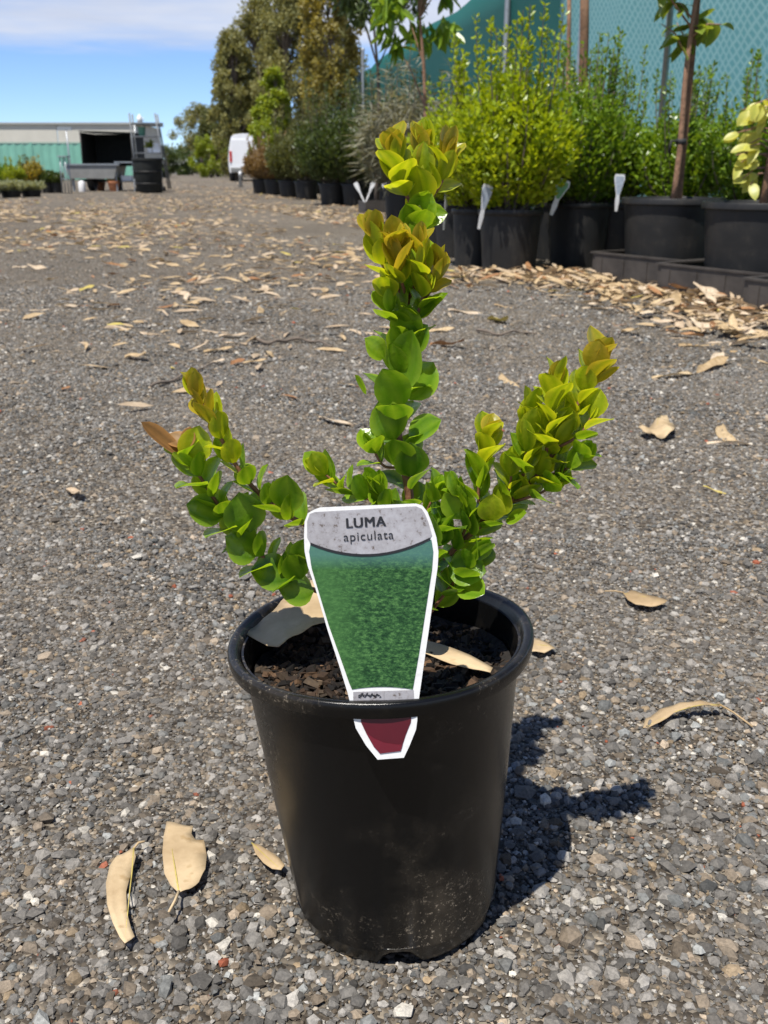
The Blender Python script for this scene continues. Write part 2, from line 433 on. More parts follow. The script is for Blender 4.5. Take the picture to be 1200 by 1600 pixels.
def make_gravel():
    t = (1 + 5 ** 0.5) / 2
    iv = np.array([(-1, t, 0), (1, t, 0), (-1, -t, 0), (1, -t, 0), (0, -1, t), (0, 1, t), (0, -1, -t), (0, 1, -t), (t, 0, -1), (t, 0, 1), (-t, 0, -1), (-t, 0, 1)], float)
    iv /= np.linalg.norm(iv[0])
    it = np.array([(0, 11, 5), (0, 5, 1), (0, 1, 7), (0, 7, 10), (0, 10, 11), (1, 5, 9), (5, 11, 4), (11, 10, 2), (10, 7, 6), (7, 1, 8), (3, 9, 4), (3, 4, 2), (3, 2, 6), (3, 6, 8), (3, 8, 9), (4, 9, 5), (2, 4, 11), (6, 2, 10), (8, 6, 7), (9, 8, 1)])
    ov = np.array([(1, 0, 0), (-1, 0, 0), (0, 1, 0), (0, -1, 0), (0, 0, 1), (0, 0, -1)], float)
    ot = np.array([(0, 2, 4), (2, 1, 4), (1, 3, 4), (3, 0, 4), (2, 0, 5), (1, 2, 5), (3, 1, 5), (0, 3, 5)])
    Vs, Ts, Cs = [], [], []
    off = 0
    def scatter(n, y0, y1, k, m, med, sig, bv, bt, jit, lo, hi, emb):
        nonlocal off
        Y = RNG.uniform(y0, y1, n * 3); X = RNG.uniform(-1, 1, n * 3) * (k * y1 + m)
        ok = np.abs(X) < k * Y + m
        X, Y = X[ok][:n], Y[ok][:n]
        d = np.hypot(X - 0.009, Y - 0.587)
        ok = d > 0.066
        X, Y = X[ok], Y[ok]; n = len(X)
        s = np.clip(RNG.lognormal(math.log(med), sig, n), lo, hi) / 2
        # keep the ring round the pot foot to small stones
        d = np.hypot(X - 0.009, Y - 0.587); s = np.where(d < 0.078, np.minimum(s, 0.0032), s)
        pt = patch(X, Y)
        sh = RNG.uniform(0.75, 1.3, (n, 1, 3)); sh[:, :, 2] *= 0.72
        B = bv[None] * (1 + RNG.uniform(-jit, jit, (n, len(bv), 1))) + RNG.uniform(-jit, jit, (n, len(bv), 3)) * 0.4
        B = B * sh
        yaw = RNG.uniform(0, 2 * math.pi, n); tl = RNG.normal(0, 0.35, n)
        cy, sy = np.cos(yaw), np.sin(yaw); ct, st = np.cos(tl), np.sin(tl)
        pre = rot_mats(n) if len(bv) == 12 else None
        x, y, z = B[..., 0], B[..., 1], B[..., 2]
        y, z = y * ct[:, None] - z * st[:, None], y * st[:, None] + z * ct[:, None]
        x, y = x * cy[:, None] - y * sy[:, None], x * sy[:, None] + y * cy[:, None]
        P = np.stack([x, y, z], 2) * s[:, None, None]
        P[..., 0] += X[:, None]; P[..., 1] += Y[:, None]; P[..., 2] += (s * (emb * RNG.uniform(0.4, 1.3, n) - 0.4 * (1 - pt)))[:, None]
        sc_ = stone_colours(n)
        dust = (0.42 * (1 - pt) * RNG.uniform(0.3, 1.0, n))[:, None]
        sc_[:, :3] = sc_[:, :3] * (1 - dust) + np.array([0.15, 0.13, 0.108]) * dust
        C = np.repeat(sc_[:, None], len(bv), 1)
        Vs.append(P.reshape(-1, 3)); Cs.append(C.reshape(-1, 4))
        Ts.append((bt[None] + (np.arange(n) * len(bv))[:, None, None] + off).reshape(-1, 3))
        off += n * len(bv)
    scatter(44000, 0.40, 1.35, 0.42, 0.19, 0.0042, 0.46, iv, it, 0.24, 0.0018, 0.013, 0.40)
    scatter(1500, 0.40, 1.0, 0.42, 0.13, 0.0085, 0.3, iv, it, 0.26, 0.005, 0.017, 0.25)
    scatter(64000, 0.40, 1.35, 0.42, 0.19, 0.0024, 0.35, ov, ot, 0.25, 0.0012, 0.005, 0.9)
    scatter(50000, 1.3, 2.6, 0.40, 0.12, 0.0062, 0.35, ov, ot, 0.25, 0.003, 0.014, 0.4)
    scatter(42000, 2.4, 4.6, 0.40, 0.12, 0.0085, 0.35, ov, ot, 0.25, 0.004, 0.018, 0.35)
    scatter(16000, 4.3, 8.0, 0.40, 0.12, 0.0095, 0.35, ov, ot, 0.25, 0.004, 0.018, 0.3)
    me = mesh_np('gravel', np.concatenate(Vs), np.concatenate(Ts), False, None, {'stone_colour': np.concatenate(Cs)})
    o = link('gravel', me, M_STONE)
    tag(o, 'crushed grey gravel covering the nursery yard', 'gravel', kind='stuff')
make_gravel()

# ------------------------------------------------------------------ leaf shapes
def leaf_grid(prof, nu=7, ns=5, fold=0.25, cup=0.0, curl=0.0, wave=0.0, seed=0, sick=0.0, th=0.0):
    """leaf of length 1 along +Y, upper side +Z. prof(t) gives the half width."""
    rn = random.Random(seed)
    ph = rn.uniform(0, 6)
    V, rim = [], []
    for i in range(nu):
        t = i / (nu - 1)
        w = prof(t)
        cx = sick * math.sin(math.pi * t)
        zc = curl * (t * t) 
        for j in range(ns):
            s = -1 + 2 * j / (ns - 1)
            z = zc + fold * abs(s) * w + cup * (s * s) * w + wave * math.sin(t * 9 + ph + s * 2) * abs(s)
            V.append((cx + s * w, t - abs(curl) * 0.25 * t * t, z))
            rim.append(0.55 if abs(s) > 0.99 else (0.25 if abs(s) < 0.01 else 0.0))
    T = []
    for i in range(nu - 1):
        for j in range(ns - 1):
            a = i * ns + j
            T.append((a, a + 1, a + ns + 1, a + ns))
    return V, T, rim
def luma_prof(W, k=0.9):
    def f(t):
        w = W / 2 * (math.sin(math.pi * min(1, max(0, t)) ** k) ** 0.62 if 0 < t < 1 else 0)
        if t > 0.86: w = min(w, W * 0.36 * (1.02 - t) / 0.16 + 0.004)
        return max(w, 0.012 if t < 0.5 else 0.006)
    return f
def gum_prof(W, k=1.0, p=0.9):
    def f(t):
        if t < 0.0: return 0.01
        w = W / 2 * (math.sin(math.pi * min(1, max(1e-6, t)) ** k) ** p)
        return max(w, 0.006)
    return f
def leaf_mesh_of(name, grid, material):
    V, T, rim = grid
    me = mesh_np(name, np.array(V), np.array(T), True, {'rim': np.array(rim)})
    me.materials.append(material)
    return me

L_DARK = leaf_material('leaf_mature', (0.05, 0.13, 0.008), (0.13, 0.26, 0.013), 0.40, 0.22, 'obj', True, 0.5, 2.4)
L_MID = leaf_material('leaf_mid', (0.095, 0.20, 0.008), (0.18, 0.32, 0.012), 0.43, 0.26, 'obj', True, 0.45, 2.0)
L_NEW = leaf_material('leaf_young', (0.19, 0.29, 0.008), (0.33, 0.42, 0.013), 0.45, 0.30, 'obj', True, 0.4, 1.8)
L_TIP = leaf_material('leaf_bronze', (0.24, 0.31, 0.011), (0.31, 0.27, 0.02), 0.43, 0.32, 'obj', True, 0.4, 1.7)
L_BROWN = leaf_material('leaf_reddish', (0.16, 0.07, 0.03), (0.22, 0.13, 0.04), 0.3, 0.5, 'obj', True, 0.3, 1.4)
LEAFSET = {}
for mi, mm in enumerate((L_DARK, L_MID, L_NEW, L_TIP, L_BROWN)):
    for si, (W, k, fo, cu, cl, wv) in enumerate([(0.74, 0.96, 0.20, 0.05, 0.12, 0.015), (0.84, 1.0, 0.12, 0.14, -0.14, 0.02), (0.66, 0.95, 0.32, 0.0, 0.22, 0.01), (0.78, 1.08, 0.18, 0.10, -0.25, 0.03)]):
        LEAFSET[mi, si] = leaf_mesh_of('leaf', leaf_grid(luma_prof(W, k), 8, 5, fo, cu, cl, wv, si), mm)

# ------------------------------------------------------------------ the potted shrub
POT = Vector((0.009, 0.587, 0.0015))
shrub = empty('potted_shrub', POT)
tag(shrub, 'young upright evergreen shrub in a glossy black plastic pot on the gravel', 'potted plant')
TILT = Matrix.Rotation(R(-3.2), 3, 'Y') @ Matrix.Rotation(R(-1.6), 3, 'X')
def soften(o): 
    for p in o.data.polygons: p.use_smooth = True

def main_pot():
    prof_out = [(0.0, 0.006), (0.058, 0.006), (0.064, 0.0), (0.0675, 0.0), (0.0695, 0.004), (0.0712, 0.012), (0.0716, 0.0135), (0.0712, 0.015), (0.0800, 0.095), (0.0906, 0.197), (0.0912, 0.1990)]
    inner = [(0.0896, 0.1995), (0.0878, 0.182), (0.0850, 0.157)]
    seg = 96
    mb = MB(); mb.lathe(prof_out + [(0.0912, 0.2025), (0.0898, 0.2025)] + inner, seg)
    me = mb.mesh('pot', True)
    # drainage notches and mould marks: push the foot in at five places, slight ovality
    for v in me.vertices:
        a = math.atan2(v.co.y, v.co.x)
        r = math.hypot(v.co.x, v.co.y)
        if v.co.z < 0.014 and r > 0.055:
            k = (a + math.pi / 2 - 0.02) / (2 * math.pi / 5)
            d = abs(k - round(k)) * 2 * math.pi / 5
            if d < 0.2:
                f = (1 - (d / 0.2) ** 4)
                v.co.z += 0.009 * f * (1 - v.co.z / 0.016)
        o = 1 + 0.006 * math.cos(2 * a + 0.7)
        v.co.x *= o; v.co.y *= o
        v.co = TILT @ v.co
    me.set_sharp_from_angle(angle=R(50))
    pot = link('pot', me, M_POT, shrub)
    mb = MB()
    mb.lathe([(0.0900, 0.1992), (0.0950, 0.1988), (0.0984, 0.1976), (0.0992, 0.1978), (0.1004, 0.2030), (0.1003, 0.2064), (0.0994, 0.2076), (0.0980, 0.2080), (0.0950, 0.2076), (0.0932, 0.2058), (0.0915, 0.2015)], seg, closed=True)
    me = mb.mesh('rim', True)
    for v in me.vertices:
        a = math.atan2(v.co.y, v.co.x)
        v.co.z += 0.0012 * math.sin(3 * a + 1.0)
        v.co = TILT @ v.co
    me.set_sharp_from_angle(angle=R(60))
    link('rim', me, M_POT, pot)
main_pot()

SOILZ = 0.179
def chips(n, rad, z0, cx, cy, cols, smin, smax, flat, exclude=None):
    V, T, C = [], [], []
    bx = np.array([(x, y, z) for x in (-1, 1) for y in (-1, 1) for z in (-1, 1)], float)
    bf = np.array([(0, 1, 3, 2), (4, 6, 7, 5), (0, 4, 5, 1), (2, 3, 7, 6), (0, 2, 6, 4), (1, 5, 7, 3)])
    for i in range(n):
        r = rad * math.sqrt(random.random()); a = random.uniform(0, 6.283)
        L = random.uniform(smin, smax); 
        s = np.array([L, L * random.uniform(0.3, 0.8), L * random.uniform(0.15, 0.5) * flat]) / 2
        b = bx * s * (1 + RNG.uniform(-0.25, 0.25, (8, 3)))
        e = Matrix.Rotation(random.uniform(0, 6.283), 3, 'Z') @ Matrix.Rotation(random.gauss(0, 0.5), 3, 'X') @ Matrix.Rotation(random.gauss(0, 0.4), 3, 'Y')
        b = b @ np.array(e).T
        b += np.array([cx + r * math.cos(a), cy + r * math.sin(a), z0 + random.uniform(-0.001, 0.004) + 0.004 * math.sin(a * 2 + r * 50)])
        T.append(bf + len(V) * 8); V.append(b)
        c = random.choice(cols); k = random.uniform(0.25, 0.8) if random.random() < 0.9 else 1.6
        C += [(c[0] * k, c[1] * k, c[2] * k, 1)] * 8
    return np.concatenate(V), np.concatenate(T), np.array(C)
def main_soil():
    mb = MB()
    rings = [0.0, 0.02, 0.04, 0.06, 0.078, 0.0872]
    seg = 40
    prof = [(max(r, 0.0005), SOILZ + 0.003 * math.sin(r * 90)) for r in rings]
    mb.lathe(prof, seg)
    me = mb.mesh('soil', True)
    for v in me.vertices:
        v.co.z += random.uniform(-0.002, 0.002); v.co = TILT @ v.co
    s = link('soil', me, M_SOIL, shrub)
    V, T, C = chips(2800, 0.082, SOILZ + 0.002, 0, 0, [(0.02, 0.014, 0.01), (0.015, 0.011, 0.009), (0.035, 0.022, 0.014), (0.06, 0.035, 0.02), (0.03, 0.026, 0.024), (0.13, 0.075, 0.04), (0.10, 0.07, 0.045)], 0.002, 0.009, 1.0)
    V = V @ np.array(TILT).T
    o = link('bark_chips', mesh_np('bark_chips', V, T, False, None, {'stone_colour': C}), M_STONE, shrub)
    tag(o, 'dark bark chips of the potting mix', kind='stuff')
main_soil()

def catmull(pts, n):
    pts = [Vector(p) for p in pts]
    P = [pts[0] * 2 - pts[1]] + pts + [pts[-1] * 2 - pts[-2]]
    out = []
    for i in range(1, len(P) - 2):
        for k in range(n):
            t = k / n
            a, b, c, d = P[i - 1], P[i], P[i + 1], P[i + 2]
            out.append(0.5 * ((2 * b) + (c - a) * t + (2 * a - 5 * b + 4 * c - d) * t * t + (3 * b - a - 3 * c + d) * t ** 3))
    out.append(pts[-1])
    return out

LEAVES = []
def put_leaf(base, d, nrm, L, mi, si=None, wide=1.0):
    y = d.normalized(); x = y.cross(nrm).normalized(); z = x.cross(y)
    m = Matrix((x * L * wide, y * L, z * L)).transposed().to_4x4()
    m.translation = base - POT
    LEAVES.append((L * wide, mi, si if si is not None else random.randrange(4), m))
def finish_leaves():
    LEAVES.sort(key=lambda q: -q[0])
    for (_, mi, si, m) in LEAVES[:300]:
        o = bpy.data.objects.new('leaf', LEAFSET[mi, si]); col.objects.link(o)
        o.parent = shrub; o.matrix_local = m
    V, T, A, MI = [], [], [], []
    for (_, mi, si, m) in LEAVES[300:]:
        src = LEAFSET[mi, si]; off = len(V)
        V += [tuple(m @ v.co) for v in src.vertices]
        T += [tuple(i + off for i in p.vertices) for p in src.polygons]; MI += [mi] * len(src.polygons)
        A += [d.value for d in src.attributes['rim'].data]
    if V:
        me = mesh_np('small_leaves', np.array(V), np.array(T), True, {'rim': np.array(A)})
        for mm in (L_DARK, L_MID, L_NEW, L_TIP, L_BROWN): me.materials.append(mm)
        me.polygons.foreach_set('material_index', np.array(MI, dtype=np.int32))
        o = link('small_leaves', me, None, shrub); tag(o, 'smallest leaves of the shoots', kind='stuff')
    print('leaves on shrub', len(LEAVES))

def shoot(pts, r0, r1, sp, L0, L1, mats, start=0.0, name='branch', ang0=55, ang1=20, tip=True, parent=None, phase=0.0):
    """a stem with opposite leaf pairs; sp spacing, L0->L1 leaf length, mats: list of (fraction, material index)"""
    wp = [at(*p) for p in pts]
    c = catmull(wp, 8)
    n = len(c)
    mb = MB(); mb.tube([p - POT for p in c], [r0 + (r1 - r0) * i / (n - 1) for i in range(n)], 7)
    mb.build(name, M_STEM, shrub, True)
    dist = [0.0]
    for i in range(1, n): dist.append(dist[-1] + (c[i] - c[i - 1]).length)
    tot = dist[-1]
    s = start * tot + sp * 0.5
    k = 0
    while s < tot:
        i = max(j for j in range(n) if dist[j] <= s); i = min(i, n - 2)
        f = (s - dist[i]) / max(1e-9, dist[i + 1] - dist[i])
        p = c[i].lerp(c[i + 1], f); t = (c[i + 1] - c[i]).normalized()
        fr = s / tot
        e1 = t.orthogonal().normalized(); e1.rotate(Quaternion(t, phase + k * math.pi / 2 + random.uniform(-0.35, 0.35)))
        for sg in (1, -1):
            side = e1 * sg
            side.rotate(Quaternion(t, random.uniform(-0.25, 0.25)))
            a = R(ang0 + (ang1 - ang0) * fr ** 1.5 + random.uniform(-10, 10))
            # leaves turn up towards the light
            d = t * math.cos(a) + side * math.sin(a) + Vector((0, 0, 0.32))
            nr = t * math.sin(a) - side * math.cos(a) + Vector((0, 0, 0.25))
            L = (L0 + (L1 - L0) * fr) * random.uniform(0.80, 1.15) * 1.13
            mi = [m for (q, m) in mats if fr + random.uniform(-0.12, 0.12) >= q or q == 0][-1]
            put_leaf(p + side * r1, d, nr, L, mi, wide=random.uniform(0.88, 1.1))
        s += sp * 0.60 * random.uniform(0.85, 1.15) * (1.15 - 0.3 * fr); k += 1
    if tip:
        t = (c[-1] - c[-2]).normalized()
        for q in range(3):
            e1 = t.orthogonal().normalized(); e1.rotate(Quaternion(t, q * 2.1 + random.random()))
            put_leaf(c[-1] - t * 0.002, t * 0.95 + e1 * 0.3, t * 0.3 - e1, L1 * random.uniform(0.7, 0.95), mats[-1][1])

UPM = [(0, 1), (0.25, 2), (0.78, 3)]
# centre leader: bare-ish below, leafy above
shoot([(632, 1040, .600), (640, 900, .602), (640, 780, .606), (622, 680, .610), (622, 600, .614), (632, 500, .620)], 0.0034, 0.0022, 0.025, 0.024, 0.022, [(0, 0), (0.75, 1)], 0.42, 'stem', 60, 50, tip=False, phase=0.5)
shoot([(632, 500, .620), (643, 415, .628), (655, 320, .638), (662, 275, .641), (661, 230, .643)], 0.0022, 0.0012, 0.0125, 0.023, 0.020, [(0, 1), (0.5, 2), (0.93, 3)], 0.0, 'stem')
shoot([(652, 335, .638), (628, 290, .632), (616, 238, .630)], 0.0012, 0.0009, 0.0115, 0.021, 0.018, [(0, 2), (0.85, 3)], 0.2)
shoot([(655, 330, .638), (688, 288, .640), (699, 246, .640)], 0.0012, 0.0009, 0.0115, 0.021, 0.017, [(0, 2), (0.8, 3)], 0.25)
shoot([(636, 470, .622), (602, 420, .612), (584, 362, .610)], 0.0013, 0.0009, 0.013, 0.021, 0.018, [(0, 2), (0.85, 3)], 0.3)
shoot([(638, 470, .622), (624, 430, .606), (617, 385, .602)], 0.0012, 0.0009, 0.0115, 0.022, 0.019, [(0, 2), (0.55, 3)], 0.3)
shoot([(640, 465, .622), (653, 430, .610), (655, 382, .606)], 0.0012, 0.0009, 0.0125, 0.022, 0.018, [(0, 2), (0.7, 3)], 0.3)
shoot([(640, 490, .622), (672, 455, .616), (686, 415, .614)], 0.0012, 0.0008, 0.0125, 0.020, 0.015, [(0, 2), (0.55, 3)], 0.35)
shoot([(634, 530, .620), (612, 492, .612), (604, 448, .608)], 0.0012, 0.0008, 0.013, 0.019, 0.015, [(0, 1), (0.6, 2)], 0.2)
shoot([(636, 525, .620), (654, 485, .612), (664, 450, .610)], 0.0012, 0.0008, 0.013, 0.019, 0.015, [(0, 1), (0.6, 2)], 0.2)
shoot([(715, 855, .590), (733, 805, .582), (716, 775, .580)], 0.0010, 0.0007, 0.014, 0.020, 0.016, [(0, 0), (0.5, 1)], 0.2)
shoot([(775, 800, .586), (795, 765, .578), (800, 725, .576)], 0.0010, 0.0007, 0.013, 0.019, 0.016, [(0, 1), (0.6, 2)], 0.2)
shoot([(640, 860, .602), (664, 805, .594), (684, 762, .590)], 0.0010, 0.0007, 0.015, 0.018, 0.015, [(0, 0), (0.6, 1)], 0.3)
shoot([(636, 850, .602), (606, 800, .594), (590, 758, .592)], 0.0010, 0.0007, 0.015, 0.018, 0.015, [(0, 0), (0.6, 1)], 0.3)
shoot([(870, 700, .576), (905, 680, .571), (925, 650, .570)], 0.0010, 0.0007, 0.013, 0.017, 0.015, [(0, 1), (0.5, 2)], 0.2)
shoot([(800, 785, .582), (845, 770, .574), (870, 752, .572)], 0.0010, 0.0007, 0.014, 0.018, 0.016, [(0, 0), (0.5, 1)], 0.2)
# left side
shoot([(625, 1000, .600), (540, 940, .592), (467, 912, .585), (403, 862, .580), (349, 800, .575), (317, 752, .571), (287, 708, .570)], 0.0020, 0.0009, 0.0150, 0.022, 0.018, [(0, 0), (0.6, 1)], 0.40, ang0=68, ang1=55, tip=False)
shoot([(630, 940, .600), (545, 855, .588), (467, 815, .577), (427, 790, .572), (387, 752, .568), (360, 712, .567), (330, 655, .566), (310, 622, .565), (304, 604, .565)], 0.0020, 0.0008, 0.0140, 0.023, 0.015, [(0, 0), (0.45, 1), (0.66, 2), (0.92, 3)], 0.42, ang0=60, ang1=35)
shoot([(636, 830, .604), (585, 785, .598), (540, 765, .596), (500, 735, .594)], 0.0012, 0.0007, 0.014, 0.021, 0.016, [(0, 0), (0.4, 1), (0.85, 2)], 0.3, ang0=60, ang1=40)
shoot([(630, 730, .609), (600, 728, .602), (582, 700, .600)], 0.0010, 0.0007, 0.014, 0.020, 0.015, [(0, 0), (0.5, 1)], 0.35, ang0=60, ang1=40)
# right side
shoot([(640, 1000, .600), (690, 885, .594), (740, 830, .589), (800, 782, .583), (850, 730, .578), (885, 670, .575), (912, 612, .574), (936, 560, .574)], 0.0022, 0.0010, 0.0125, 0.023, 0.018, [(0, 0), (0.38, 1), (0.55, 2), (0.90, 3)], 0.30, ang0=62, ang1=30)
shoot([(752, 820, .588), (748, 760, .584), (764, 678, .584)], 0.0012, 0.0008, 0.0125, 0.021, 0.018, [(0, 1), (0.5, 2), (0.93, 3)], 0.2)
shoot([(812, 772, .582), (822, 712, .574), (828, 656, .573)], 0.0012, 0.0008, 0.0120, 0.022, 0.018, [(0, 1), (0.4, 2)], 0.2)
shoot([(850, 730, .578), (860, 660, .570), (868, 596, .569)], 0.0012, 0.0008, 0.0120, 0.022, 0.018, [(0, 1), (0.3, 2), (0.93, 3)], 0.15)
shoot([(835, 748, .579), (880, 735, .573), (905, 715, .570)], 0.0010, 0.0007, 0.014, 0.021, 0.017, [(0, 0), (0.4, 1)], 0.2)
shoot([(655, 980, .600), (705, 915, .585), (742, 872, .580)], 0.0013, 0.0008, 0.017, 0.025, 0.021, [(0, 0)], 0.2, ang0=70, ang1=55)
shoot([(625, 990, .598), (655, 900, .588), (690, 830, .584)], 0.0013, 0.0008, 0.019, 0.024, 0.020, [(0, 0)], 0.2, ang0=65, ang1=45)
# single leaves that stand out on the lower leader and the side tips
def lone(px, py, Y, tx, ty, tY, L, mi, si, face=(0, -1, 0.35), wide=1.0):
    b = at(px, py, Y); e = at(tx, ty, tY)
    put_leaf(b, e - b, Vector(face), L * 0.95, mi, si, wide)
lone(628, 610, .612, 660, 498, .606, 0.046, 0, 2, (-0.5, -1, 0.3), 0.85)
lone(640, 625, .612, 678, 560, .612, 0.030, 0, 1, (-0.3, -1, 0.2))
lone(628, 636, .606, 590, 560, .598, 0.033, 0, 0, (-0.2, -1, 0.5), 1.0)
lone(616, 688, .606, 592, 615, .598, 0.031, 1, 1, (0.1, -1, 0.4), 1.0)
lone(640, 690, .606, 688, 640, .598, 0.027, 0, 3, (-0.2, -0.6, 0.9), 1.1)
lone(640, 745, .604, 646, 688, .594, 0.026, 0, 1, (0.2, -1, 0.4), 1.1)
lone(572, 616, .600, 547, 588, .598, 0.016, 1, 2, (0.3, -0.5, 1), 0.75)
lone(600, 560, .608, 578, 530, .600, 0.020, 1, 3, (0.2, -0.8, 0.5))
lone(600, 775, .598, 543, 722, .590, 0.029, 1, 2, (0.4, -0.7, 0.9), 0.7)
lone(640, 505, .616, 712, 468, .612, 0.033, 1, 2, (0.1, -0.5, 1), 0.7)
lone(285, 712, .570, 208, 668, .568, 0.034, 4, 2, (0.3, -0.5, 1), 0.62)
lone(290, 700, .571, 262, 672, .575, 0.016, 4, 3, (0.3, -0.6, 0.4))
lone(300, 725, .570, 310, 668, .568, 0.026, 2, 1, (0.2, -1, 0.5), 1.0)
lone(292, 700, .570, 300, 664, .574, 0.014, 4, 0, (-0.3, -1, 0.4))
lone(925, 600, .572, 968, 582, .570, 0.020, 3, 2, (-0.2, -0.6, 1), 0.6)
lone(700, 885, .585, 752, 890, .575, 0.027, 0, 1, (0, -0.9, 0.6), 1.15)
lone(715, 910, .582, 745, 925, .572, 0.024, 0, 0, (0, -0.8, 0.7), 1.1)
lone(630, 548, .616, 608, 505, .606, 0.024, 1, 0, (0, -1, 0.4))
lone(634, 545, .616, 662, 512, .606, 0.024, 0, 1, (0, -1, 0.4))
lone(632, 530, .616, 640, 470, .602, 0.026, 1, 1, (0, -1, 0.4))
lone(650, 350, .636, 668, 312, .626, 0.024, 1, 1, (0, -1, 0.4))
lone(646, 362, .634, 634, 318, .624, 0.024, 1, 0, (0, -1, 0.4))
lone(650, 345, .636, 690, 330, .628, 0.022, 1, 3, (0, -1, 0.5))
lone(350, 806, .574, 298, 792, .566, 0.028, 0, 0, (0.2, -1, 0.6), 1.05)
lone(390, 832, .574, 372, 768, .566, 0.030, 0, 1, (0.1, -1, 0.4), 1.1)
lone(448, 800, .572, 452, 728, .564, 0.031, 1, 0, (-0.1, -1, 0.4), 1.0)
lone(402, 868, .576, 356, 838, .566, 0.027, 0, 1, (0.1, -0.9, 0.7), 1.15)
lone(458, 900, .580, 394, 888, .570, 0.030, 0, 3, (0.1, -0.9, 0.7), 1.1)
lone(470, 905, .580, 440, 842, .570, 0.026, 0, 0, (0.1, -1, 0.4), 1.0)
lone(490, 925, .582, 440, 918, .572, 0.026, 0, 1, (0.0, -0.9, 0.7), 1.1)
lone(472, 880, .578, 478, 838, .568, 0.022, 0, 1, (0.0, -1, 0.4), 1.0)
lone(725, 812, .582, 704, 752, .574, 0.028, 1, 1, (-0.3, -0.8, 0.7), 1.0)
lone(765, 815, .580, 772, 762, .570, 0.022, 2, 1, (0.0, -1, 0.5), 1.0)
lone(790, 815, .580, 828, 806, .572, 0.019, 1, 2, (0.0, -0.7, 0.9), 0.9)
lone(690, 850, .586, 690, 815, .578, 0.020, 0, 1, (0.0, -1, 0.4), 1.0)
finish_leaves()

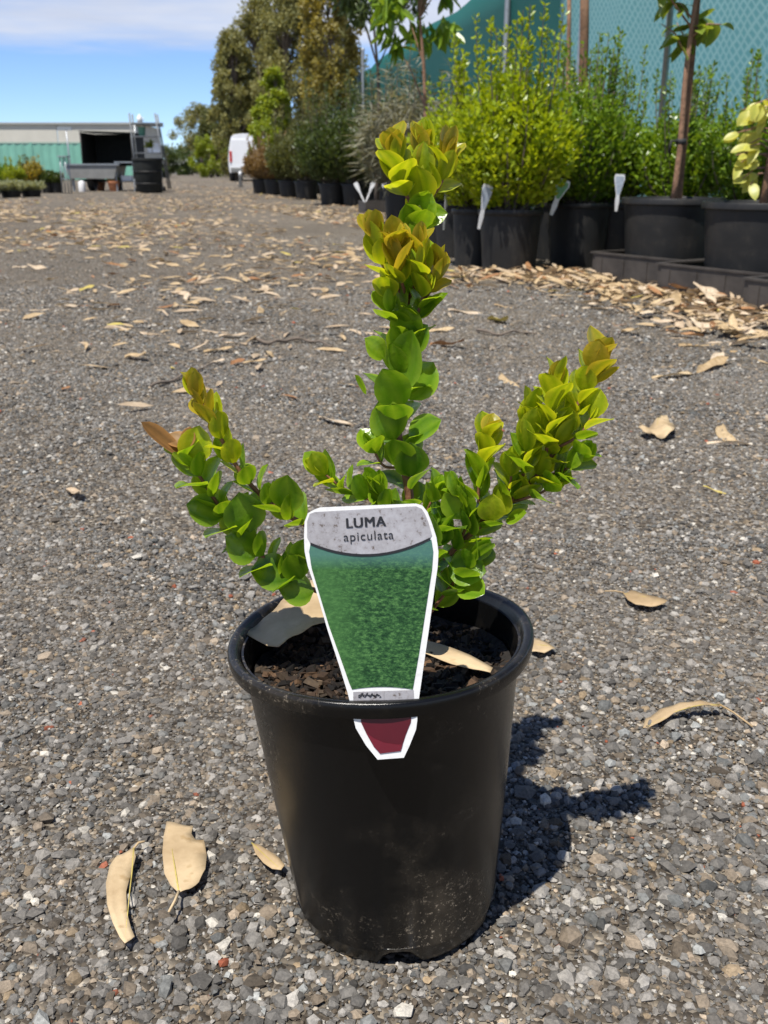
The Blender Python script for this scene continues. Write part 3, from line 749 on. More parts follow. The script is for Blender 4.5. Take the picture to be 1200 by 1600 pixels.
# ------------------------------------------------------------------ plant tag in the slit under the rim
def plant_label():
    BETA = R(13)
    P0 = Vector((0.0, 0.587 - 0.0916, 0.200))
    N = Vector((0, -math.cos(BETA), math.sin(BETA)))
    def pl(px, py): return on_plane(px, py, P0, N)
    root = empty('plant_tag', P0)
    tag(root, 'white plastic plant tag with green hedge picture pushed through the black pot rim', 'plant tag')
    def smooth_poly(pts, n=5):
        out = []
        k = len(pts)
        for i in range(k):
            a, b, c, d = [Vector((*pts[(i + j - 1) % k], 0)) for j in range(4)]
            for q in range(n):
                t = q / n
                p = 0.5 * ((2 * b) + (c - a) * t + (2 * a - 5 * b + 4 * c - d) * t * t + (3 * b - a - 3 * c + d) * t ** 3)
                out.append((p.x, p.y))
        return out
    outl = [(490, 797), (500, 793), (650, 787), (660, 790), (668, 800), (675, 818), (682, 840), (685, 862), (684, 885),
            (679, 920), (670, 985), (662, 1040), (656, 1082), (652, 1110), (652, 1125), (650, 1140), (640, 1165), (631, 1184), (590, 1187), (572, 1165), (556, 1138), (552, 1122), (549, 1106),
            (543, 1082), (530, 1040), (512, 985), (493, 920), (481, 885), (476, 862), (475, 840), (476, 815), (481, 802)]
    mb = MB(); mb.poly_plate([pl(*p) - P0 for p in outl], N, 0.0009)
    m_white, nt, bs, _ = mat('tag_card')
    oc = objcoord(nt)
    n = noise(nt, 260, 5, 0.7, oc)
    r = ramp(nt, n.outputs['Fac'], [(0.3, (0.62, 0.61, 0.60)), (0.5, (0.70, 0.70, 0.69))])
    nt.links.new(r.outputs[0], bs.inputs['Base Color']); bs.inputs['Roughness'].default_value = 0.45
    card = mb.build('card', m_white, root)
    def patch(name, pts, m, h):
        q = MB(); q.poly_plate([pl(*p) - P0 + N * h for p in pts], N, 0.00015)
        return q.build(name, m, root)
    # grey header, spattered with dried mud
    m_head, nt, bs, _ = mat('tag_header')
    oc = objcoord(nt)
    n = noise(nt, 300, 5, 0.72, oc); n2 = noise(nt, 45, 3, 0.5, oc)
    r = ramp(nt, n.outputs['Fac'], [(0.34, (0.12, 0.095, 0.08)), (0.42, (0.30, 0.29, 0.30)), (0.6, (0.36, 0.355, 0.37))])
    r2 = ramp(nt, n2.outputs['Fac'], [(0.3, (0.85, 0.83, 0.82)), (0.7, (1.05, 1.05, 1.07))])
    mm = nt.nodes.new('ShaderNodeMixRGB'); mm.blend_type = 'MULTIPLY'; mm.inputs[0].default_value = 1
    nt.links.new(r.outputs[0], mm.inputs[1]); nt.links.new(r2.outputs[0], mm.inputs[2])
    nt.links.new(mm.outputs[0], bs.inputs['Base Color']); bs.inputs['Roughness'].default_value = 0.4
    arc = [(485 + (672 - 485) * t, 849 - 8 * t + 4 * 22 * t * (1 - t)) for t in [i / 14 for i in range(15)]]
    patch('header_print', [(480, 815), (484, 803), (492, 800), (650, 791), (659, 795), (664, 803), (670, 818), (675, 836)] + arc[::-1] + [(480, 840)], m_head, 0.00035)
    # picture: a clipped hedge under a strip of sky
    m_pic, nt, bs, _ = mat('tag_picture')
    tcn = nt.nodes.new('ShaderNodeTexCoord'); oc = tcn.outputs['Object']
    vo = nt.nodes.new('ShaderNodeTexVoronoi'); vo.inputs['Scale'].default_value = 620
    mpn = nt.nodes.new('ShaderNodeMapping'); mpn.inputs['Scale'].default_value = (0.75, 1, 1.5); nt.links.new(oc, mpn.inputs[0]); nt.links.new(mpn.outputs[0], vo.inputs['Vector'])
    nn = noise(nt, 430, 6, 0.8, mpn.outputs[0])
    r = ramp(nt, nn.outputs['Fac'], [(0.40, (0.006, 0.03, 0.010)), (0.51, (0.026, 0.085, 0.025)), (0.62, (0.08, 0.19, 0.055))])
    big = noise(nt, 38, 3, 0.5, oc)
    sx = nt.nodes.new('ShaderNodeSeparateXYZ'); nt.links.new(oc, sx.inputs[0])
    # the lawn side of the picture (left) is smoother and lighter, the hedge darker: printed colours
    edge = nt.nodes.new('ShaderNodeMath'); edge.operation = 'MULTIPLY_ADD'; edge.inputs[1].default_value = 0.028; edge.inputs[2].default_value = -0.02; nt.links.new(big.outputs['Fac'], edge.inputs[0])
    ea = nt.nodes.new('ShaderNodeMath'); ea.operation = 'ADD'; nt.links.new(edge.outputs[0], ea.inputs[0]); nt.links.new(sx.outputs[0], ea.inputs[1])
    fx = nt.nodes.new('ShaderNodeMapRange'); nt.links.new(ea.outputs[0], fx.inputs[0]); fx.inputs[1].default_value = -0.034; fx.inputs[2].default_value = -0.016; fx.inputs[3].default_value = 0.55; fx.inputs[4].default_value = 0.0
    mg = nt.nodes.new('ShaderNodeMixRGB'); nt.links.new(fx.outputs[0], mg.inputs[0]); nt.links.new(r.outputs[0], mg.inputs[1]); mg.inputs[2].default_value = (0.055, 0.15, 0.04, 1)
    fz = nt.nodes.new('ShaderNodeMapRange'); nt.links.new(sx.outputs[2], fz.inputs[0]); fz.inputs[1].default_value = (pl(580, 890) - P0).z; fz.inputs[2].default_value = (pl(580, 866) - P0).z; fz.inputs[3].default_value = 0.0; fz.inputs[4].default_value = 0.75
    m3 = nt.nodes.new('ShaderNodeMixRGB'); nt.links.new(fz.outputs[0], m3.inputs[0]); nt.links.new(mg.outputs[0], m3.inputs[1]); m3.inputs[2].default_value = (0.07, 0.17, 0.15, 1)
    nt.links.new(m3.outputs[0], bs.inputs['Base Color']); bs.inputs['Roughness'].default_value = 0.4; bs.inputs['Specular IOR Level'].default_value = 0.25
    arc2 = [(485 + (674 - 485) * t, 851 - 8 * t + 4 * 22 * t * (1 - t)) for t in [i / 14 for i in range(15)]]
    bot = [(645 - (645 - 550) * t, 1077 - 4 * t * (1 - t) * 4) for t in [i / 8 for i in range(9)]]
    patch('picture_print', [(483, 862)] + arc2 + [(677, 862), (675, 890), (665, 955), (655, 1020), (645, 1077)] + bot[1:] + [(546, 1068), (532, 1028), (514, 978), (498, 925), (487, 888)], m_pic, 0.00035)
    m_ink = plain('black_ink', (0.012, 0.012, 0.014), 0.5, 0, 0.2, 100)
    q = MB()
    for i in range(14):
        (x0, y0), (x1, y1) = arc[i], arc[i + 1]
        q.poly_plate([pl(x0, y0 - 1.6) - P0 + N * .0007, pl(x1, y1 - 1.6) - P0 + N * .0007, pl(x1, y1 + 2.2) - P0 + N * .0007, pl(x0, y0 + 2.2) - P0 + N * .0007], N, 0.00012)
    q.build('curved_line', m_ink, root)
    m_wine = plain('wine_print', (0.075, 0.003, 0.009), 0.4, 0, 0.12, 60)
    m_wine2 = plain('wine_print_light', (0.13, 0.008, 0.018), 0.4, 0, 0.12, 60)
    patch('wine_panel', [(564, 1116), (643, 1113), (642, 1128), (634, 1148), (626, 1173), (594, 1177), (584, 1166), (570, 1141), (564, 1128)], m_wine, 0.00035)
    patch('wine_sweep', [(571, 1143), (584, 1153), (600, 1160), (622, 1163), (629, 1163), (626, 1173), (594, 1177), (584, 1166)], m_wine2, 0.0006)
    # foot strip with a scribbled note and small marks
    patch('foot_strip', [(552, 1081), (646, 1078), (647, 1092), (643, 1096), (556, 1098), (552, 1094)], m_head, 0.0003)
    q = MB()
    pts = []
    for i in range(46):
        t = i / 45
        pts.append(pl(560 + 34 * t + 2.5 * math.sin(i * 1.9), 1086 + 3.0 * math.sin(i * 1.3) * (1 - 0.4 * t) + 1.5 * math.sin(i * 0.6)) - P0 + N * 0.0006)
    q.tube(pts, 0.00018, 4)
    q.build('pen_scribble', m_ink, root)
    q = MB()
    for x in (600, 618): q.tube([pl(x, 1080) - P0 + N * .0005, pl(x, 1094) - P0 + N * .0005], 0.00012, 4)
    q.build('fine_rule', m_head, root)
    # lettering
    U = (pl(640, 813) - pl(540, 818.5)).normalized()
    W = N.cross(U).normalized()
    rotm = Matrix((U, W, N)).transposed().to_4x4()
    def text(name, s, cx, cy, width_px, off, cap, bold=0.0):
        cu = bpy.data.curves.new(name, 'FONT'); cu.body = s; cu.align_x = 'CENTER'; cu.align_y = 'CENTER'
        cu.size = 1.0; cu.offset = off; cu.extrude = 0.0; cu.space_character = 1.12
        to = bpy.data.objects.new(name, cu); col.objects.link(to)
        bpy.context.view_layer.update()
        me = bpy.data.meshes.new_from_object(to.evaluated_get(bpy.context.evaluated_depsgraph_get()))
        bpy.data.objects.remove(to)
        xs = [v.co.x for v in me.vertices]; ys = [v.co.y for v in me.vertices]
        cxm, cym = (min(xs) + max(xs)) / 2, (min(ys) + max(ys)) / 2
        target = (pl(cx + width_px / 2, cy) - pl(cx - width_px / 2, cy)).length
        sc = target / (max(xs) - min(xs)); scy = cap if cap else sc
        for v in me.vertices:
            v.co.x = (v.co.x - cxm) * sc; v.co.y = (v.co.y - cym) * sc
        if bold:
            bm = bmesh.new(); bm.from_mesh(me)
            for q, dxx in enumerate((-1, 1)):
                g = bmesh.ops.duplicate(bm, geom=[f for f in bm.faces if f.index >= 0] if q == 0 else [f for f in base_f])
                if q == 0: base_f = [f for f in bm.faces if f not in set(e for e in g['geom'] if isinstance(e, bmesh.types.BMFace))]
                for v in [e for e in g['geom'] if isinstance(e, bmesh.types.BMVert)]:
                    v.co.x += dxx * bold; v.co.z += 0.00002 * (q + 1)
            bm.to_mesh(me); bm.free()
        me.materials.clear(); me.materials.append(m_ink)
        o = link(name, me, m_ink, root)
        mt = rotm.copy(); mt.translation = pl(cx, cy) - P0 + N * 0.00075
        o.matrix_local = mt
    text('name_lettering', 'LUMA', 572, 815.5, 61, 0.0, None, 0.00028)
    text('species_lettering', 'apiculata', 576, 839, 78, 0.0, None)
plant_label()

# ------------------------------------------------------------------ foliage builders
def unit(a): return a / np.maximum(1e-9, np.linalg.norm(a, axis=-1, keepdims=True))
def leaf_cloud(name, P, D, N, L, W, material, parent, six=False):
    """every leaf a small folded blade; v holds a per-leaf tone"""
    n = len(P)
    D = unit(D); S = unit(np.cross(D, N)); N = np.cross(S, D)
    L = np.broadcast_to(L, (n,))[:, None]; W = np.broadcast_to(W, (n,))[:, None]
    up = N * W * 0.18
    if six:
        V = np.stack([P, P + D * L * .3 - S * W * .45 + up, P + D * L * .7 - S * W * .42 + up, P + D * L, P + D * L * .7 + S * W * .42 + up, P + D * L * .3 + S * W * .45 + up], 1)
        T = np.array([(0, 1, 2, 3), (0, 3, 4, 5)])
    else:
        V = np.stack([P, P + D * L * .45 - S * W * .5 + up, P + D * L, P + D * L * .45 + S * W * .5 + up], 1)
        T = np.array([(0, 1, 2), (0, 2, 3)])
    k = V.shape[1]
    TT = (T[None] + (np.arange(n) * k)[:, None, None]).reshape(-1, T.shape[1])
    v = np.repeat(RNG.random(n), k)
    return link(name, mesh_np(name, V.reshape(-1, 3), TT, False, {'v': v}), material, parent)

F_LIME = leaf_material('foliage_lime', (0.20, 0.28, 0.008), (0.36, 0.44, 0.02), 0.4, 0.35, 'attr')
F_GREEN = leaf_material('foliage_green', (0.09, 0.17, 0.012), (0.21, 0.32, 0.028), 0.38, 0.32, 'attr')
F_DEEP = leaf_material('foliage_deep', (0.035, 0.06, 0.015), (0.10, 0.14, 0.035), 0.3, 0.4, 'attr')
F_OLIVE = leaf_material('foliage_olive', (0.06, 0.075, 0.02), (0.14, 0.15, 0.04), 0.3, 0.5, 'attr')
F_CYP = leaf_material('foliage_cypress', (0.13, 0.14, 0.045), (0.29, 0.27, 0.09), 0.25, 0.6, 'attr')
F_GOLD = leaf_material('foliage_gold', (0.15, 0.13, 0.03), (0.34, 0.29, 0.07), 0.35, 0.45, 'attr')
F_SILVER = leaf_material('foliage_silver', (0.13, 0.13, 0.09), (0.30, 0.29, 0.21), 0.25, 0.5, 'attr')
F_RUSSET = leaf_material('foliage_russet', (0.16, 0.10, 0.045), (0.28, 0.19, 0.08), 0.3, 0.5, 'attr')
F_BRIGHT = leaf_material('foliage_bright', (0.16, 0.22, 0.015), (0.30, 0.36, 0.03), 0.4, 0.4, 'attr')

def twiggy(name, parent, H, Rx, Ry, nt_, leaf, ratio, material, z0=0.0, per=60, upright=0.6, spikes=0, box=0.0, bark=None, six=False, droop=0.0):
    """a shrub head: fanned twigs set with leaves; spikes = long shoots poking out of the top"""
    Ps, Ds, Ns, Ls = [], [], [], []
    mb = MB()
    for i in range(nt_ + spikes):
        a = random.uniform(0, 6.283); rr = math.sqrt(random.random())
        hh = H * (random.uniform(0.55, 0.98) if rr > 0.5 else random.uniform(0.7, 1.0)) * (1 - (1 - box) * 0.45 * rr * rr)
        if i >= nt_:
            rr *= 0.75; hh = H * random.uniform(1.08, 1.38)
        ex, ey = Rx * rr * math.cos(a), Ry * rr * math.sin(a)
        p0 = np.array([ex * 0.12, ey * 0.12, z0]); p2 = np.array([ex, ey, z0 + hh])
        p1 = np.array([ex * (1 - upright) + ex * 0.55, ey * (1 - upright) + ey * 0.55, z0 + hh * 0.45])
        if i % 3 == 0 or i >= nt_:
            ts = np.linspace(0, 1, 5)
            mb.tube([Vector((1 - t) ** 2 * p0 + 2 * t * (1 - t) * p1 + t * t * p2) for t in ts], [0.006, 0.005, 0.004, 0.003, 0.0015], 4, False)
        m = per if i < nt_ else int(per * 0.8)
        t = RNG.uniform(0.12 if i < nt_ else 0.5, 1.0, m) ** 0.8
        c = ((1 - t) ** 2)[:, None] * p0 + (2 * t * (1 - t))[:, None] * p1 + (t * t)[:, None] * p2
        tang = unit((p2 - p0)[None] + np.zeros((m, 3)))
        out = unit(RNG.normal(size=(m, 3)) * np.array([1, 1, 0.45]))
        sp = (0.055 if i < nt_ else 0.012) * (0.4 + H * 0.6)
        P = c + out * (RNG.random((m, 1)) ** 0.7) * sp
        D = out * 0.8 + tang * 0.45 + np.array([0, 0, 0.3 - droop])
        Ps.append(P); Ds.append(D); Ns.append(unit(RNG.normal(size=(m, 3)) * 0.6 + np.array([0, 0, 1.0])))
        Ls.append(leaf * RNG.uniform(0.7, 1.25, m) * (1.0 if i < nt_ else 0.8))
    P, D, N, L = map(np.concatenate, (Ps, Ds, Ns, Ls))
    f = leaf_cloud('foliage', P, D, N, L, L * ratio, material, parent, six)
    mb.build('twigs', bark or M_GREYBARK, parent, True)
    return f

def nursery_pot(parent, r, h, material=M_POT2, seg=36):
    mb = MB()
    mb.lathe([(0.001, 0.004), (r * .78, 0.004), (r * .79, 0.0), (r * .80, 0.0), (r * .815, 0.02), (r * .93, h - 0.03), (r * .93, h - 0.028), (r * .985, h - 0.027), (r, h - 0.024), (r * 1.0, h - 0.004), (r * .99, h), (r * .955, h), (r * .94, h - 0.006), (r * .92, h - 0.05)], seg)
    p = mb.build('pot', material, parent, True, sharp=45)
    mb = MB(); mb.lathe([(0.001, h - 0.035), (r * .5, h - 0.033), (r * .925, h - 0.036)], 20)
    mb.build('soil', M_SOIL, parent, True)
    return p

def place(px, py_base, extra=0.0):
    g = gp(px, py_base)
    return Vector((g.x, g.y + extra, 0))

SHRUB_GROUP = 'leafy shrubs in black pots along the fence'
def potted(name, label, loc, r, h, H, Rx, Ry, nt_, leaf, ratio, material, per=60, spikes=0, box=0.3, rz=None, group=None, six=False, upright=0.6, droop=0.0, potm=None):
    root = empty(name, loc, random.uniform(0, 6) if rz is None else rz)
    tag(root, label, 'potted plant', group)
    nursery_pot(root, r, h, potm or M_POT2)
    twiggy(name, root, H, Rx, Ry, nt_, leaf, ratio, material, h - 0.04, per, upright, spikes, box, None, six, droop)
    return root

# ------------------------------------------------------------------ right side: potted shrubs in front of the fence
potted('potted_shrub', 'lime green box shrub in the black pot with two tags on its rim', place(800, 430, 0.15), 0.165, 0.31, 0.70, 0.30, 0.28, 150, 0.035, 0.64, F_LIME, 75, 14, 0.35)
potted('potted_shrub', 'green small leaved shrub in black pot with a green tag, next to the trays', place(908, 419, 0.16), 0.175, 0.33, 0.66, 0.24, 0.24, 120, 0.029, 0.62, F_GREEN, 75, 14, 0.35)
potted('potted_shrub', 'lime green shrub in a black pot tucked behind the tagged box shrub', place(745, 419, 0.12), 0.135, 0.30, 0.66, 0.26, 0.26, 120, 0.035, 0.64, F_LIME, 70, 10, 0.35)
potted('potted_shrub', 'lime green shrub in slim black pot with a long white tag', place(714, 404, 0.14), 0.135, 0.31, 0.62, 0.25, 0.25, 110, 0.035, 0.64, F_LIME, 70, 8, 0.3)
potted('potted_shrub', 'lime green shrub whose pot shows least, ending the lime row towards the grey shrub', place(692, 391, 0.16), 0.15, 0.31, 0.60, 0.27, 0.27, 100, 0.032, 0.62, F_LIME, 70, 6, 0.3)
BACK = [(1.02, 6.0, F_LIME, 0.80, 'lime green shrub in second row, between the box shrub and the steel post'),
        (1.27, 5.75, F_GREEN, 0.78, 'green shrub with tall thin shoots in front of the timber stakes'),
        (1.55, 5.50, F_GREEN, 0.70, 'green small leaved shrub growing behind the first staked tree'),
        (1.82, 5.25, F_GREEN, 0.76, 'deep green shrub between the two staked trees, close to the net'),
        (2.06, 5.05, F_GREEN, 0.72, 'green shrub close behind the second staked tree'),
        (1.30, 6.5, F_GREEN, 0.85, 'tall shooted green shrub close under the dark shade cloth'),
        (1.72, 6.05, F_GREEN, 0.72, 'green shrub at the foot of the pale blue green net'),
        (0.80, 6.7, F_LIME, 0.80, 'lime green shrub behind the slim tagged pots, under the dark cloth')]
for (x, y, m, H, lab) in BACK:
    potted('potted_shrub', lab, (x, y, 0), 0.16, 0.32, H * 0.76, 0.25, 0.24, 95, 0.030, 0.6, m, 62, 14, 0.4)

# ------------------------------------------------------------------ trays with staked young trees
F0 = gp(925, 432); F1 = gp(1152, 483)
U_ = (F1 - F0).normalized(); N_ = Vector((-U_.y, U_.x, 0))
if N_.x < 0: N_ = -N_
TL = (F1 - F0).length / 2
TRAY_RZ = math.atan2(U_.y, U_.x)
def tray(i, label):
    c = F0 + U_ * (TL * (i + 0.5)) + N_ * 0.26
    root = empty('plant_tray', (c.x, c.y, 0), TRAY_RZ + R(17))
    tag(root, label, 'tray', 'black plastic trays in a row')
    L, D, H, t = TL - 0.045, 0.50, 0.125, 0.008
    MB().box((0, 0, 0.006), (L - 0.03, D - 0.03, 0.008)).build('floor', M_TRAY, root)
    for sy in (-1, 1):
        MB().box((0, sy * (D / 2 - t / 2), H / 2 + 0.001), (L - 0.05, t, H - 0.006)).build('side_panel', M_TRAY, root, False, 0.002)
    for sx in (-1, 1):
        MB().box((sx * (L / 2 - t / 2), 0, H / 2 + 0.001), (t, D - 0.05, H - 0.006)).build('end_panel', M_TRAY, root, False, 0.002)
        for sy in (-1, 1):
            MB().box((sx * (L / 2 - 0.016), sy * (D / 2 - 0.016), H / 2), (0.024, 0.024, H)).build('corner_post', M_TRAY, root, False, 0.004)
    mb = MB()
    for sy in (-1, 1): mb.box((0, sy * (D / 2 - 0.004), H), (L + 0.004, 0.02, 0.008))
    for sx in (-1, 1): mb.box((sx * (L / 2 - 0.008), 0, H + 0.0005), (0.02, D - 0.03, 0.008))
    mb.build('rim', M_TRAY, root)
    for k in range(4):
        for sy in (-1, 1):
            MB().box((-L / 2 + L * (k + 0.5) / 4, sy * (D / 2 + 0.001), H / 2 - 0.003), (0.010, 0.006, H - 0.03)).build('rib', M_TRAY, root)
tray(0, 'shallow black plastic tray holding the first staked tree')
tray(1, 'shallow black plastic tray holding the second staked tree')
tray(2, 'shallow black plastic tray end of the row, past the second staked tree')

BIGLEAF = []
L_TREE = leaf_material('tree_leaf', (0.06, 0.12, 0.012), (0.15, 0.24, 0.03), 0.4, 0.3, 'obj', True)
L_PALE = leaf_material('pale_leaf', (0.26, 0.32, 0.05), (0.38, 0.44, 0.09), 0.4, 0.4, 'obj', True)
for mm in (L_TREE, L_PALE):
    for si, (W, fo, cl) in enumerate([(0.5, 0.15, -0.25), (0.58, 0.2, 0.15), (0.44, 0.25, -0.35)]):
        BIGLEAF.append(leaf_mesh_of('leaf', leaf_grid(luma_prof(W, 0.85), 7, 3, fo, 0.0, cl, 0.01, si), mm))
def part_leaf(root, p, d, n, L, k):
    y = Vector(d).normalized(); x = y.cross(Vector(n)).normalized(); z = x.cross(y)
    o = bpy.data.objects.new('leaf', BIGLEAF[k]); col.objects.link(o); o.parent = root
    m = Matrix((x * L, y * L, z * L)).transposed().to_4x4(); m.translation = Vector(p)
    o.matrix_local = m
def staked_tree(label, loc, r, h, top, lean, low_pale, nl, tie):
    root = empty('staked_tree', (loc[0], loc[1], 0.0105))
    tag(root, label, 'potted tree')
    nursery_pot(root, r, h)
    trunk = [Vector((lean * t * (top / 1.4) + 0.006 * math.sin(t * 9), 0.004 * math.cos(t * 7), h - 0.04 + (top - h) * t)) for t in [i / 9 for i in range(10)]]
    MB().tube(trunk, [0.0145 - 0.006 * i / 9 for i in range(10)], 9).build('trunk', M_BARK, root, True)
    s0 = Vector((0.035, 0.05, h - 0.05))
    MB().box((s0.x + lean * .3, s0.y, h + (top - h) * 0.45), (0.022, 0.022, (top - h) * 0.98 + 0.1)).build('stake', M_WOOD, root, False, 0.002)
    if tie:
        z = h + 0.24; i = min(9, int(9 * (z - h + 0.04) / (top - h))); c = trunk[i]
        mb = MB(); mb.lathe([(0.019, -0.012), (0.024, -0.010), (0.024, 0.010), (0.019, 0.012)], 14, c=(c.x + 0.004, c.y + 0.008, z))
        mb.tube([(c.x - 0.015, c.y - 0.005, z), (c.x - 0.045, c.y - 0.012, z + 0.003), (c.x - 0.05, c.y - 0.012, z - 0.05)], 0.006, 6)
        mb.build('tie', M_BLACK, root, True)
    br = MB(); pts = []
    for k in range(16):
        z = h + (top - h) * random.uniform(0.50, 1.0); i = min(9, int(9 * (z - h + 0.04) / (top - h))); c = Vector((trunk[i].x, trunk[i].y, z))
        a = random.uniform(0, 6.283); Lb = random.uniform(0.12, 0.34)
        e = c + Vector((math.cos(a) * Lb, math.sin(a) * Lb * 0.8, random.uniform(-0.02, 0.2)))
        mid = c.lerp(e, 0.5) + Vector((0, 0, 0.03))
        br.tube([c, mid, e], [0.005, 0.004, 0.002], 5)
        for q in range(nl // 16):
            t = random.uniform(0.25, 1.0); pts.append((c.lerp(mid, t * 2) if t < .5 else mid.lerp(e, t * 2 - 1)))
    br.build('branches', M_BARK, root, True)
    for p in pts:
        a = random.uniform(0, 6.283)
        part_leaf(root, p, (math.cos(a), math.sin(a), random.uniform(-0.9, 0.4)), (random.uniform(-.5, .5), random.uniform(-.5, .5), 1), random.uniform(0.07, 0.12), random.randrange(3))
    if low_pale:
        b2 = MB()
        for k in range(12):
            z = h + random.uniform(0.08, 0.40); a = math.pi + random.uniform(-0.6, 0.9); Lb = random.uniform(0.08, 0.17)
            i = min(9, int(9 * (z - h) / (top - h))); c = trunk[i]; c = Vector((c.x, c.y, z))
            e = c + Vector((math.cos(a) * Lb, math.sin(a) * Lb - 0.03, random.uniform(-0.05, 0.02)))
            b2.tube([c, c.lerp(e, .5) + Vector((0, 0, 0.02)), e], [0.004, 0.003, 0.002], 5)
            for q in range(4):
                aa = a + random.uniform(-1.0, 1.0)
                part_leaf(root, c.lerp(e, random.uniform(0.35, 1)), (math.cos(aa), math.sin(aa), random.uniform(-1.4, 0.1)), (random.uniform(-.4, .4), -0.7, 0.8), random.uniform(0.055, 0.085), 3 + random.randrange(3))
        b2.build('side_shoots', M_BARK, root, True)
T1 = F0 + U_ * (TL * 0.5) + N_ * 0.265 + Vector((-0.035, 0.0, 0))
T2 = F0 + U_ * (TL * 1.5) + N_ * 0.265
staked_tree('young tree with brown trunk and black tie in a wide black pot', T1, 0.232, 0.365, 1.45, 0.02, False, 128, True)
staked_tree('young tree with pale yellow green low leaves in a wide black pot', T2, 0.232, 0.365, 1.55, 0.035, True, 64, False)

# tags hanging on the pot rims
M_TAGG = plain('tag_print_green', (0.16, 0.36, 0.16), 0.35, 0, 0.25, 60)
M_TAGB = plain('tag_print_blue', (0.42, 0.47, 0.55), 0.35, 0, 0.25, 60)
def small_tag(label, p, L, W, lean, yaw, front):
    root = empty('plant_tag', p); tag(root, label, 'plant tag')
    rt = Matrix.Rotation(yaw, 3, 'Z') @ Matrix.Rotation(lean, 3, 'Y')
    n = rt @ Vector((0, -1, 0))
    o = [(-.12, -.55), (.12, -.55), (.2, -.25), (.16, -.1), (.5, .35), (.48, .45), (.4, .5), (-.4, .5), (-.48, .45), (-.5, .35), (-.16, -.1), (-.2, -.25)]
    MB().poly_plate([rt @ Vector((x * W, 0, y * L)) for x, y in o], n, 0.0012).build('card', M_WHITE, root)
    o2 = [(-.12, -.06), (.12, -.06), (.42, .33), (.38, .44), (-.38, .44), (-.42, .33)]
    MB().poly_plate([rt @ Vector((x * W, 0, y * L)) + n * 0.0008 for x, y in o2], n, 0.0004).build('picture_print', front, root)
def rim_tag(label, px, py, Y, L, W, lean, yaw, front): small_tag(label, at(px, py, Y), L, W, lean, yaw, front)
rim_tag('white plant tag leaning right on the left rim of the lime box shrub pot', 756, 322, 5.02, 0.20, 0.065, 0.25, 0.6, M_TAGB)
rim_tag('long white plant tag on the rim of the slim black pot', 697, 320, 5.85, 0.25, 0.05, 0.12, 0.9, M_WHITE)
rim_tag('pale plant tag leaning between the box shrub pot and its neighbour', 841, 300, 5.25, 0.16, 0.055, 0.35, 0.5, M_TAGB)
rim_tag('green printed plant tag on the pot next to the trays', 872, 307, 5.30, 0.175, 0.075, 0.35, 0.2, M_TAGG)
rim_tag('grey plant tag between the small leaved shrub and the first staked tree', 966, 300, 4.95, 0.16, 0.055, 0.05, 0.3, M_TAGB)

# ------------------------------------------------------------------ shade cloth fence
FA = Vector((0.913, 15.68, 0)); FD = Vector((-0.16, 1, 0)).normalized()
def fpt(Y): return FA + FD * ((Y - FA.y) / FD.y)
def cloth_material(name, c, c2, alpha, scale):
    m, nt, bs, out = mat(name)
    oc = objcoord(nt)
    w1 = nt.nodes.new('ShaderNodeTexWave'); w1.wave_type = 'BANDS'; w1.bands_direction = 'DIAGONAL'; w1.inputs['Scale'].default_value = scale; w1.inputs['Distortion'].default_value = 1.5; w1.inputs['Detail'].default_value = 2
    nt.links.new(oc, w1.inputs['Vector'])
    mpn = nt.nodes.new('ShaderNodeMapping'); mpn.inputs['Scale'].default_value = (1, -1, 1.4); nt.links.new(oc, mpn.inputs[0])
    w2 = nt.nodes.new('ShaderNodeTexWave'); w2.wave_type = 'BANDS'; w2.bands_direction = 'DIAGONAL'; w2.inputs['Scale'].default_value = scale; w2.inputs['Distortion'].default_value = 1.5; w2.inputs['Detail'].default_value = 2
    nt.links.new(mpn.outputs[0], w2.inputs['Vector'])
    ad = nt.nodes.new('ShaderNodeMath'); ad.operation = 'MAXIMUM'; nt.links.new(w1.outputs['Fac'], ad.inputs[0]); nt.links.new(w2.outputs['Fac'], ad.inputs[1])
    r = ramp(nt, ad.outputs[0], [(0.55, c), (0.98, c2)])
    nt.links.new(r.outputs[0], bs.inputs['Base Color']); bs.inputs['Roughness'].default_value = 0.6
    tr = nt.nodes.new('ShaderNodeBsdfTranslucent'); nt.links.new(r.outputs[0], tr.inputs['Color'])
    mix = nt.nodes.new('ShaderNodeMixShader'); mix.inputs[0].default_value = 0.35
    nt.links.new(bs.outputs[0], mix.inputs[1]); nt.links.new(tr.outputs[0], mix.inputs[2])
    tp = nt.nodes.new('ShaderNodeBsdfTransparent')
    mix2 = nt.nodes.new('ShaderNodeMixShader'); mix2.inputs[0].default_value = alpha
    nt.links.new(mix.outputs[0], mix2.inputs[1]); nt.links.new(tp.outputs[0], mix2.inputs[2])
    nt.links.new(mix2.outputs[0], out.inputs['Surface'])
    return m
M_CLOTH = cloth_material('shade_cloth_dark', (0.012, 0.13, 0.115), (0.018, 0.17, 0.15), 0.06, 26)
M_NET = cloth_material('shade_net_pale', (0.17, 0.44, 0.46), (0.34, 0.60, 0.60), 0.10, 7)
